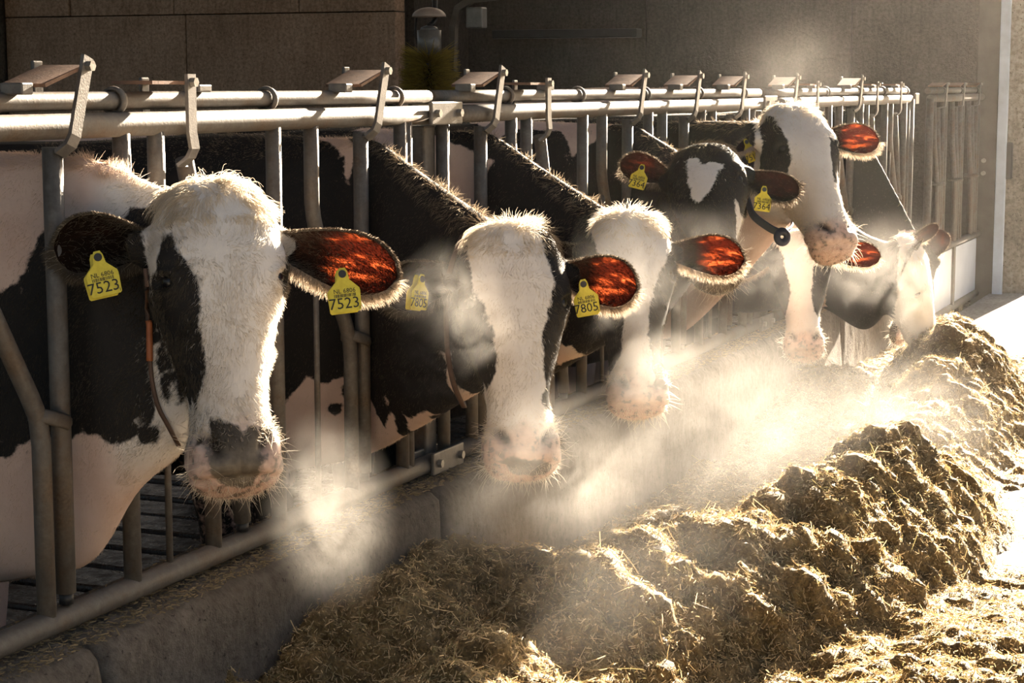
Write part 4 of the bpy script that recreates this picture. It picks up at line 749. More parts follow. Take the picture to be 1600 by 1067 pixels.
BW['c2']=np.array([334,4204,1125,1,400,4077,1124,0,340,4208,1130,1,408,4076,1130,0,346,4214,1136,1,415,4077,1135,0,352,4221,1141,1,423,4080,1141,0,358,4229,1146,1,430,4084,1146,0,362,4241,1151,1,436,4091,1151,0,364,4258,1156,1,440,4102,1156,0,441,4121,1160,0,513,4155,1159,0,522,4145,1156,0,534,4132,1148,0,546,4151,1145,1,544,4123,1139,0,556,4142,1136,1,553,4118,1130,0,566,4132,1125,1,559,4114,1122,0,572,4125,1114,1,565,4107,1112,0,578,4118,1104,1,570,4101,1102,0,584,4112,1094,1,575,4096,1091,0,589,4108,1083,1,580,4092,1081,0,593,4105,1074,1,585,4089,1071,0,597,4102,1064,1,589,4086,1061,0,602,4099,1055,1,593,4083,1052,0,606,4095,1046,1,598,4081,1043,0,611,4092,1036,1,601,4079,1033,0,613,4088,1024,1,603,4077,1027,0,613,4084,1014,1,603,4072,1017,0,614,4080,1005,1,603,4068,1008,0,613,4077,995,1,603,4063,998,0,612,4071,985,1,603,4059,990,0,611,4066,975,1,602,4054,980,0,610,4061,966,1,600,4049,971,0,608,4056,956,1,599,4043,961,0,607,4051,947,1,597,4038,952,0,606,4047,938,1,596,4034,941,0,605,4043,928,1,596,4030,932,0,605,4040,919,1,595,4026,922,0,604,4036,909,1,595,4023,913,0,604,4035,901,1,595,4020,902,0,605,4034,891,1,597,4019,892,0,606,4034,881,1,598,4018,882,0,607,4034,871,1,599,4016,872,0,608,4033,861,1,600,4015,862,0,609,4033,851,1,602,4014,852,0,610,4033,841,1,603,4013,842,0,611,4034,830,1,605,4012,831,0,612,4035,819,1,606,4011,820,0,612,4037,807,1,608,4010,809,0,613,4032,795,1,608,4007,801,0,614,4023,785,1,608,4002,791,0,614,4015,775,1,607,3996,781,0,615,4007,765,1,607,3991,770,0,615,4008,763,1,612,3992,754,0,618,4024,753,1,618,4000,746,0,622,4013,737,0,619,4044,725,0,304,4232,707,1,325,4214,721,0,308,4204,721,1,326,4191,734,0,305,4191,732,1,323,4180,745,0,300,4183,742,1,318,4173,755,0,294,4179,752,1,311,4168,764,0,290,4173,768,1,310,4165,772,0,291,4168,781,1,311,4159,785,0,291,4164,794,1,311,4154,798,0,298,4156,812,1,315,4150,807,0,333,4140,817,1,313,4150,812,0,334,4144,806,1,314,4152,802,0,334,4148,796,1,314,4156,791,0,333,4153,785,1,314,4160,780,0,333,4159,773,1,313,4166,769,0,335,4161,769,1,320,4173,754,0,344,4165,761,1,328,4178,746,0,352,4171,755,1,337,4189,737,0,361,4181,748,1,341,4211,729,0,364,4183,748,1,377,4176,757,1,453,4024,790,1,469,4009,781,0,474,3999,801,1,489,3985,792,0,485,3986,809,1,504,3973,805,0,495,3978,821,1,512,3970,816,0,503,3974,832,1,518,3969,826,0,505,3973,838,1,522,3970,841,0,504,3974,849,1,521,3971,851,0,503,3975,860,1,519,3973,862,0,502,3977,870,1,518,3974,872,0,501,3977,881,1,517,3976,883,0,499,3978,890,1,515,3977,894,0,497,3979,900,1,512,3978,904,0,494,3980,910,1,509,3979,913,0,492,3980,920,1,507,3980,923,0,489,3981,929,1,504,3981,933,0,486,3982,938,1,500,3982,944,0,482,3982,948,1,496,3983,953,0,477,3983,957,1,491,3984,963,0,473,3984,967,1,487,3985,973,0,469,3984,977,1,482,3987,982,0,466,3982,985,1,476,3988,992,0,460,3983,993,1,470,3988,1000,0,454,3984,1001,1,465,3988,1009,0,447,3986,1009,1,458,3990,1017,0,440,3990,1020,1,455,3991,1023,0,437,3994,1029,1,452,3994,1033,0,432,4000,1039,1,448,3999,1042,0,427,4008,1048,1,443,4006,1051,0,420,4018,1057,1,438,4013,1060,0,415,4026,1068,1,433,4020,1071,0,410,4035,1078,1,429,4027,1081,0,403,4046,1088,1,423,4035,1092,0,395,4061,1098,1,417,4045,1102,0,339,4182,1099,1,410,4057,1112,0,333,4192,1110,1,402,4073,1123,0,551,3921,648,0,553,3928,633,1,562,3923,652,0,565,3928,639,1,574,3928,655,0,572,3930,640,1,584,3932,654,0,581,3935,639,1,592,3938,653,0,590,3942,638,1,601,3945,651,0,597,3950,636,1,610,3949,650,0,606,3956,635,1,619,3956,649,0,614,3964,633,1,627,3963,647,0,622,3972,631,1,636,3977,639,0,623,3984,626,1,637,3999,626,0,627,3997,615,1,629,4019,602,0,627,3997,616,1,617,4027,590,0,619,3993,607,1,603,4021,584,0,616,3991,604,1,598,4004,587,0,608,3982,606,1,591,3993,589,0,600,3974,608,1,584,3985,591,0,592,3967,609,1,576,3977,592,0,583,3961,610,1,567,3970,593,0,575,3954,611,1,558,3964,594,0,566,3949,612,1,550,3948,605,0,563,3946,615,1,545,3940,616,0,557,3941,625,1,540,3935,626,0,556,3925,638,1,-206,4296,693,1,-196,4303,682,0,-199,4298,701,1,-189,4305,691,0,-191,4301,710,1,-181,4306,699,0,-184,4303,719,1,-174,4308,708,0,-177,4305,728,1,-166,4310,717,0,-169,4307,737,1,-159,4312,726,0,-152,4313,741,1,-159,4312,726,0,-143,4318,736,1,-151,4316,721,0,-135,4322,731,1,-142,4320,717,0,-126,4326,727,1,-133,4325,712,0,-122,4328,726,1,-118,4331,711,0,-111,4332,730,1,-108,4335,714,0,-101,4335,733,1,-98,4338,718,0,-91,4339,737,1,-88,4342,721,0,-79,4343,740,1,-78,4345,723,0,-67,4346,741,1,-65,4348,725,0,-50,4350,736,1,-62,4349,724,0,-41,4351,728,1,-54,4351,716,0,-33,4351,720,1,-46,4353,708,0,-23,4351,712,1,-38,4354,699,0,-14,4349,704,1,-30,4355,691,0,-3,4346,697,1,-20,4354,683,0,8,4341,690,1,-10,4352,676,0,19,4336,679,1,-5,4351,669,0,24,4334,669,1,0,4351,659,0,29,4333,659,1,4,4350,649,0,34,4332,650,1,9,4349,639,0,41,4329,642,1,18,4347,628,0,52,4325,634,1,29,4344,619,0,43,4332,632,1,62,4323,625,0,57,4319,644,1,75,4310,637,0,70,4306,656,1,88,4298,649,0,100,4290,658,1,75,4306,648,0,102,4294,645,1,78,4309,636,0,104,4300,633,1,80,4315,623,0,104,4309,619,1,81,4322,610,0,102,4322,605,1,80,4333,596,0,100,4320,607,1,119,4310,616,1,120,4309,616,1,138,4309,619,0,125,4296,629,1,145,4291,633,0,129,4287,641,1,150,4279,645,0,148,4270,661,1,151,4279,646,0,165,4260,669,1,168,4269,654,0,182,4250,678,1,185,4260,663,0,201,4241,685,1,196,4255,667,0,214,4236,688,1,209,4251,670,0,226,4245,677,1,207,4250,672,0,218,4267,662,1,202,4266,658,0,-346,4546,380,1,-344,4542,399,0,-348,4525,383,1,-347,4522,401,0,-354,4511,385,1,-354,4509,402,0,-362,4500,386,1,-362,4497,403,0,-373,4489,401,1,-360,4500,400,0,-372,4488,414,1,-359,4499,413,0,-371,4486,427,1,-358,4498,426,0,-306,4374,465,1,-291,4380,465,0,-293,4351,483,1,-278,4357,483,0,-286,4339,498,1,-270,4344,498,0,-280,4329,512,1,-265,4335,512,0,-275,4321,526,1,-260,4327,526,0,-272,4315,539,1,-257,4321,539,0,-268,4309,552,1,-253,4315,552,0,-265,4304,565,1,-250,4311,565,0,-263,4301,578,1,-248,4307,578,0,-260,4297,591,1,-245,4303,591,0,-258,4293,604,1,-243,4300,603,0,-256,4290,616,1,-241,4297,616,0,-254,4288,628,1,-240,4294,628,0,-253,4285,641,1,-238,4292,641,0,-244,4285,658,1,-236,4292,645,0,-234,4288,667,1,-226,4295,654,0,-224,4291,676,1,-216,4297,663,0,-214,4294,685,1,-206,4300,672,0,-119,4338,658,0,-110,4344,646,1,-109,4341,668,0,-100,4347,656,1,-89,4348,672,0,-95,4348,656,1,-77,4355,655,0,-92,4350,655,1,-78,4356,644,0,-93,4351,644,1,-88,4356,629,0,-93,4351,643,1,-96,4354,624,0,-101,4349,639,1,-113,4347,627,0,-102,4349,640,1,-121,4342,636,0,-110,4344,649,1,-69,4348,717,0,-73,4349,701,1,-55,4353,701,0,-71,4350,699,1,-55,4355,686,0,-71,4352,685,1,-71,4354,670,0,-70,4352,686,1,-85,4348,682,0,-69,4352,685,1,-85,4346,693,0,-70,4351,696,1,-86,4344,704,0,-71,4349,706,1,-102,4409,1343,0,-85,4398,1336,0,-68,4407,1341,1,-72,4394,1329,0,-53,4400,1334,1,-59,4390,1322,0,-42,4388,1316,1,-59,4390,1322,0,-44,4383,1305,1,-61,4384,1310,0,-46,4378,1293,1,-63,4378,1298,0,-48,4374,1282,1,-65,4374,1286,0,-50,4371,1271,1,-66,4370,1274,0,-52,4368,1260,1,-68,4367,1263,0,-53,4365,1248,1,-70,4363,1252,0,-75,4361,1246,1,-63,4365,1256,0,-84,4364,1264,1,-68,4367,1263,0,-85,4368,1278,1,-68,4370,1277,0,-85,4372,1291,1,-69,4374,1290,0,-87,4374,1295,1,-79,4380,1307,0,-97,4375,1303,1,-89,4382,1314,0,-107,4377,1310,1,-99,4385,1321,0,-118,4380,1317,1,-111,4389,1329,0,-129,4383,1324,1,-123,4395,1336,0,-136,4385,1327,1,-144,4407,1342,0,-150,4385,1329,1,-162,4416,1344,0,-163,4386,1332,1,-176,4387,1334,1,-190,4387,1336,1,-285,4382,1342,1,-240,4391,1342,1,-261,4337,1300,1,-218,4348,1300,1,-174,4359,1300,1,-130,4368,1301,1,9,4379,1302,1,54,4384,1303,1,-249,4316,1258,1,-208,4329,1258,1,-166,4342,1258,1,-123,4353,1258,1,18,4360,1260,1,72,4347,1262,1,118,4349,1262,1,-242,4302,1215,1,-202,4317,1215,1,-161,4331,1215,1,-118,4344,1216,1,-76,4355,1216,1,-30,4360,1217,1,25,4344,1219,1,83,4323,1221,1,134,4313,1222,1,182,4311,1223,1,218,4333,1223,1,-238,4292,1173,1,-198,4309,1173,1,-157,4323,1173,1,-115,4337,1173,1,-73,4349,1173,1,-28,4353,1174,1,31,4332,1177,1,92,4305,1180,1,146,4288,1182,1,198,4276,1184,1,246,4271,1185,1,287,4280,1186,1,-234,4284,1130,1,-195,4302,1130,1,-154,4317,1130,1,-113,4331,1130,1,-71,4344,1131,1,-26,4349,1132,1,36,4321,1135,1,99,4290,1139,1,156,4268,1142,1,210,4249,1145,1,262,4236,1147,1,309,4230,1149,1,-232,4279,1088,1,-193,4297,1087,1,-153,4313,1088,1,-112,4328,1088,1,-70,4341,1088,1,-24,4345,1089,1,40,4311,1094,1,104,4277,1098,1,163,4251,1102,1,220,4228,1105,1,274,4209,1108,1,471,4058,1125,0,507,4074,1125,0,540,4096,1125,0,-230,4275,1045,1,-191,4293,1045,1,-152,4310,1045,1,-111,4325,1045,1,-70,4339,1045,1,-23,4342,1046,1,44,4304,1052,1,109,4267,1057,1,170,4237,1061,1,228,4210,1066,1,284,4187,1069,1,483,4032,1089,0,518,4048,1089,0,551,4069,1088,0,-229,4272,1002,1,-191,4291,1002,1,-151,4307,1002,1,-111,4323,1002,1,-70,4337,1002,1,-23,4341,1003,1,46,4298,1010,1,352,4038,1044,1,398,4030,1047,1,490,4013,1052,0,525,4030,1052,0,558,4051,1051,0,615,4119,1047,1,-229,4270,959,1,-191,4289,958,1,-151,4306,958,1,-111,4323,958,1,-70,4337,959,1,-23,4340,960,1,47,4295,967,1,409,4006,1011,1,496,3999,1015,0,531,4015,1015,0,565,4035,1014,0,-229,4269,915,1,-191,4288,915,1,-151,4306,915,1,-111,4322,915,1,-70,4337,915,1,-24,4340,917,1,47,4294,925,1,242,4180,946,1,301,4148,952,1,409,4006,972,1,537,4002,978,0,570,4023,977,0,627,4088,972,1,-230,4269,872,1,-192,4289,871,1,-152,4306,871,1,-112,4323,871,1,-71,4337,872,1,-25,4341,873,1,47,4295,882,1,117,4247,891,1,181,4211,898,1,243,4176,905,1,303,4144,911,1,393,4040,928,1,460,3985,937,1,541,3992,940,0,574,4012,940,0,623,4099,932,1,-231,4270,828,1,-193,4289,828,1,-153,4307,827,1,-113,4323,827,1,-73,4339,828,1,-26,4343,830,1,44,4298,839,1,117,4248,849,1,181,4211,856,1,243,4176,864,1,302,4145,871,1,359,4117,877,1,457,3992,897,1,544,3983,903,0,578,4002,902,0,-233,4272,784,1,-195,4291,783,1,-155,4309,783,1,-115,4325,783,1,-74,4341,784,1,-28,4345,786,1,41,4304,795,1,114,4251,806,1,178,4215,814,1,240,4181,822,1,453,4002,857,1,548,3975,865,0,582,3993,865,0,-236,4275,739,1,-197,4294,739,1,37,4312,750,1,111,4258,762,1,174,4223,770,1,235,4192,778,1,441,4029,813,1,551,3968,828,0,585,3985,827,0,-240,4280,695,1,-160,4316,694,0,105,4269,717,1,168,4236,726,1,226,4209,734,1,554,3961,790,0,589,3977,790,0,-205,4305,649,0,-164,4322,649,0,-38,4361,651,0,260,4235,690,1,512,3961,749,0,558,3952,753,0,592,3968,753,0,-211,4314,602,0,-170,4331,603,0,-129,4346,603,0,-88,4362,603,0,-43,4371,605,0,517,3949,712,0,562,3941,717,0,596,3958,716,0,624,3991,713,0,-219,4328,555,0,-178,4344,555,0,-136,4359,556,0,-95,4375,556,0,-52,4387,557,0,1,4380,562,0,526,3928,678,0,564,3936,679,0,600,3948,679,0,627,3985,675,0,-234,4352,505,0,-192,4367,505,0,-150,4383,505,0,-110,4403,505,0,-1400,4420,1300,1,-1400,4100,600,0,-1400,4100,1000,1],float).reshape(-1,4)*np.array([.001,.001,.001,1])
BW['c3']=np.array([328,5061,1112,1,345,5054,1101,0,334,5071,1122,1,351,5063,1111,0,339,5083,1132,1,357,5075,1120,0,346,5105,1140,1,361,5083,1125,0,368,5098,1129,0,539,5018,1116,0,551,5008,1105,0,558,5003,1096,0,565,4994,1084,0,572,4987,1072,0,578,4981,1060,0,580,5046,1047,1,584,4978,1047,0,590,5020,1033,1,587,4973,1040,0,600,4982,1024,1,588,4960,1029,0,602,4967,1014,1,589,4951,1018,0,601,4956,1001,1,588,4944,1009,0,598,4947,989,1,585,4934,998,0,595,4938,978,1,582,4925,986,0,592,4929,966,1,579,4916,975,0,588,4921,955,1,575,4908,963,0,586,4915,944,1,573,4900,949,0,585,4908,931,1,571,4894,936,0,583,4902,917,1,570,4888,922,0,582,4896,904,1,568,4882,909,0,580,4890,891,1,567,4876,896,0,580,4886,879,1,566,4871,881,0,580,4882,865,1,567,4866,868,0,581,4878,852,1,567,4862,854,0,581,4874,838,1,567,4858,841,0,581,4870,825,1,568,4855,828,0,583,4868,814,1,570,4851,812,0,585,4867,800,1,572,4850,799,0,588,4866,786,1,575,4848,785,0,591,4865,773,1,578,4847,772,0,593,4863,759,1,581,4845,758,0,596,4861,746,1,584,4843,745,0,599,4859,732,1,587,4840,731,0,603,4856,719,1,590,4837,718,0,604,4858,705,1,594,4834,705,0,604,4865,690,1,597,4832,692,0,608,4864,686,1,604,4844,673,0,620,4863,679,1,616,4845,666,0,628,4876,670,1,625,4854,658,0,631,4872,648,0,470,4823,646,0,476,4819,660,0,483,4812,676,0,485,4817,689,0,487,4825,699,0,494,4824,711,0,473,4853,727,1,501,4822,724,0,484,4842,740,1,508,4822,736,0,493,4836,753,1,514,4823,747,0,500,4833,766,1,520,4824,759,0,503,4833,775,1,524,4827,776,0,503,4834,789,1,524,4830,790,0,503,4836,804,1,524,4833,804,0,504,4838,818,1,523,4835,818,0,504,4840,832,1,523,4838,832,0,504,4841,846,1,523,4841,846,0,503,4843,859,1,521,4844,862,0,500,4845,873,1,518,4846,876,0,497,4847,887,1,515,4849,890,0,494,4849,901,1,512,4851,904,0,491,4851,915,1,509,4853,918,0,488,4852,929,1,506,4856,932,0,485,4854,942,1,501,4859,947,0,479,4856,955,1,496,4860,961,0,473,4858,968,1,490,4863,974,0,468,4861,982,1,484,4866,988,0,462,4863,995,1,478,4869,1001,0,456,4864,1002,1,465,4871,1016,0,444,4865,1010,1,452,4873,1024,0,430,4868,1018,1,439,4876,1032,0,413,4883,1031,1,432,4881,1037,0,405,4895,1041,1,425,4889,1048,0,396,4906,1051,1,417,4897,1059,0,385,4924,1063,1,410,4907,1070,0,342,5030,1067,1,401,4922,1081,0,335,5038,1080,1,390,4941,1093,0,328,5047,1093,1,346,5051,1098,0,-370,5159,1349,0,-348,5147,1347,0,-327,5136,1344,0,-308,5130,1342,0,-290,5127,1339,0,-274,5125,1337,0,-257,5124,1334,0,-241,5123,1332,0,-225,5123,1329,0,-221,5157,1345,1,-209,5123,1327,0,-202,5150,1342,1,-193,5123,1324,0,-184,5146,1340,1,-177,5123,1321,0,-167,5143,1337,1,-162,5123,1319,0,-147,5139,1333,1,-149,5123,1315,0,-131,5135,1327,1,-134,5122,1310,0,-116,5131,1322,1,-120,5121,1304,0,-101,5129,1316,1,-106,5120,1299,0,-86,5128,1310,1,-91,5120,1293,0,-72,5127,1305,1,-77,5120,1287,0,-58,5126,1299,1,-63,5120,1282,0,-43,5126,1294,1,-50,5120,1276,0,-30,5125,1288,1,-36,5120,1271,0,-17,5125,1283,1,-24,5120,1265,0,-4,5124,1277,1,-11,5119,1260,0,9,5123,1272,1,2,5118,1255,0,19,5117,1251,1,0,5119,1259,0,14,5113,1238,1,-5,5115,1247,0,9,5111,1226,1,-11,5113,1234,0,-7,5109,1213,1,-13,5112,1232,0,-19,5108,1210,1,-25,5111,1229,0,-17,5108,1211,1,-38,5107,1211,0,-17,5106,1196,1,-37,5105,1197,0,-17,5104,1182,1,-37,5103,1183,0,-16,5102,1168,1,-37,5101,1168,0,-16,5100,1154,1,-37,5099,1154,0,-16,5098,1139,1,-37,5098,1140,0,-17,5097,1125,1,-37,5097,1125,0,-17,5096,1111,1,-37,5095,1111,0,-17,5095,1096,1,-38,5094,1097,0,-36,5093,1080,1,-34,5095,1099,0,-51,5092,1081,1,-49,5093,1101,0,-65,5089,1083,1,-64,5091,1102,0,-79,5086,1084,1,-78,5088,1103,0,-93,5082,1085,1,-92,5084,1104,0,-107,5078,1087,1,-105,5080,1106,0,-120,5074,1088,1,-119,5076,1107,0,-134,5069,1089,1,-133,5072,1109,0,-147,5065,1091,1,-146,5067,1110,0,-161,5060,1092,1,-160,5063,1111,0,-174,5055,1094,1,-173,5058,1113,0,-188,5050,1095,1,-187,5053,1114,0,-201,5045,1097,1,-200,5048,1116,0,-214,5039,1098,1,-213,5042,1117,0,-227,5033,1100,1,-226,5036,1119,0,-239,5027,1101,1,-239,5031,1120,0,-252,5022,1103,1,-252,5025,1122,0,-265,5016,1104,1,-265,5019,1123,0,-278,5010,1106,1,-278,5014,1125,0,-295,5004,1113,1,-286,5011,1128,0,-308,5001,1122,1,-298,5008,1137,0,-320,4998,1131,1,-311,5006,1146,0,-333,4996,1140,1,-323,5004,1155,0,-346,4995,1149,1,-336,5002,1165,0,-359,4994,1158,1,-350,5001,1174,0,-371,4996,1178,1,-352,5001,1178,0,-373,5000,1192,1,-354,5005,1192,0,-376,5005,1206,1,-357,5010,1207,0,-379,5012,1221,1,-359,5016,1221,0,-382,5018,1235,1,-362,5022,1235,0,-385,5024,1249,1,-365,5028,1250,0,-389,5032,1264,1,-369,5036,1264,0,-394,5042,1278,1,-374,5045,1278,0,-398,5051,1292,1,-378,5055,1292,0,-405,5065,1307,1,-385,5068,1307,0,-412,5079,1321,1,-392,5082,1321,0,-424,5102,1335,1,-403,5105,1335,0,-446,5146,1349,1,-426,5149,1349,0,266,5003,761,1,263,5009,741,0,283,5000,762,1,280,5007,742,0,300,4997,763,1,297,5005,743,0,320,5000,753,1,301,5006,740,0,326,5010,738,1,307,5017,726,0,309,5040,710,1,311,5013,731,0,295,5040,704,1,296,5016,724,0,281,5041,697,1,281,5020,717,0,267,5043,691,1,266,5023,711,0,252,5045,684,1,251,5027,704,0,237,5030,698,1,257,5031,699,0,240,5023,713,1,261,5021,714,0,243,5016,728,1,264,5013,729,0,244,5012,742,1,266,5008,744,0,-345,5087,1319,0,-290,5097,1320,0,-17,5143,1321,1,-326,5048,1267,0,-274,5063,1267,0,-223,5079,1268,0,-171,5095,1268,0,-118,5107,1268,0,47,5127,1270,1,96,5146,1270,1,-316,5026,1215,0,-265,5043,1215,0,-215,5063,1215,0,-164,5080,1215,0,-112,5094,1216,0,56,5106,1218,1,111,5109,1219,1,164,5120,1220,1,-259,5030,1163,0,-210,5051,1163,0,-160,5070,1163,0,-109,5086,1163,0,62,5091,1167,1,120,5088,1168,1,176,5088,1169,1,230,5093,1170,1,279,5111,1170,1,-354,4983,1110,1,67,5079,1115,1,127,5070,1117,1,186,5065,1119,1,242,5062,1120,1,297,5065,1121,1,488,4984,1131,0,-351,4974,1057,1,-301,4993,1058,1,-252,5015,1057,1,-205,5038,1057,1,-156,5059,1057,1,-105,5077,1057,1,-53,5090,1058,1,5,5090,1060,1,71,5069,1063,1,133,5057,1066,1,193,5046,1068,1,252,5039,1070,1,308,5035,1072,1,460,4912,1085,0,506,4932,1085,0,548,4963,1084,0,-349,4969,1005,1,-299,4988,1005,1,-251,5011,1005,1,-203,5035,1004,1,-155,5056,1004,1,-104,5074,1004,1,-52,5088,1005,1,6,5086,1007,1,74,5062,1011,1,137,5046,1014,1,354,4913,1032,1,471,4884,1038,0,516,4904,1038,0,559,4932,1037,0,-348,4966,951,1,-298,4986,952,1,-251,5009,951,1,-203,5033,951,1,-154,5055,951,1,-104,5074,951,1,-52,5088,952,1,7,5085,954,1,76,5056,959,1,141,5038,963,1,324,4994,973,1,428,4859,989,1,523,4884,990,0,-348,4965,898,1,-298,4985,898,1,-251,5008,898,1,-203,5033,897,1,-154,5054,897,1,-105,5074,897,1,-53,5088,898,1,7,5084,901,1,78,5053,907,1,143,5032,911,1,207,5014,916,1,268,4997,920,1,329,4983,923,1,427,4861,939,1,529,4868,942,0,605,4952,937,1,-349,4966,844,1,-299,4986,844,1,-251,5009,844,1,-204,5033,844,1,-155,5055,843,1,-105,5075,844,1,-53,5089,844,1,7,5085,847,1,78,5052,854,1,144,5029,859,1,208,5009,864,1,270,4992,869,1,331,4977,873,1,421,4880,887,1,534,4855,894,0,-351,4968,790,1,-301,4988,790,1,-253,5012,790,1,-205,5036,789,1,-157,5058,789,1,-107,5077,789,1,-55,5092,790,1,5,5088,793,1,78,5054,801,1,144,5030,807,1,208,5010,812,1,270,4993,817,1,330,4980,821,1,389,4968,825,1,-334,4935,741,1,-301,4986,737,1,-256,5016,735,1,-208,5040,735,1,-159,5061,735,1,-109,5081,735,1,-57,5097,735,1,3,5093,739,1,75,5059,747,1,142,5035,753,1,206,5016,759,1,379,4995,770,1,-340,4945,686,1,-307,4998,681,1,-260,5023,680,1,-211,5046,680,1,-162,5067,679,1,-112,5087,680,1,-60,5103,680,1,0,5100,684,1,71,5069,692,1,138,5046,699,1,200,5031,704,1,547,4823,750,0,-345,4954,630,1,-313,5009,624,1,-265,5034,624,1,-216,5056,623,1,-166,5076,623,1,-116,5095,624,1,-64,5112,625,1,-5,5111,628,1,64,5086,636,1,129,5068,642,1,184,5071,645,1,552,4808,703,0,-351,4963,574,1,-322,5026,567,1,-274,5051,566,1,-224,5071,566,1,-173,5091,566,1,-122,5109,567,1,-70,5126,567,1,-13,5130,570,1,49,5120,576,1,506,4792,653,0,556,4797,656,0,599,4823,655,0,-356,4972,518,1,-333,5046,508,1,-289,5081,505,1,-238,5100,506,1,-187,5118,506,1,-136,5138,506,1,493,4830,597,0,545,4831,600,0,587,4862,598,0,-1400,5160,1300,0,-800,4860,900,0,-1400,4900,600,0],float).reshape(-1,4)*np.array([.001,.001,.001,1])
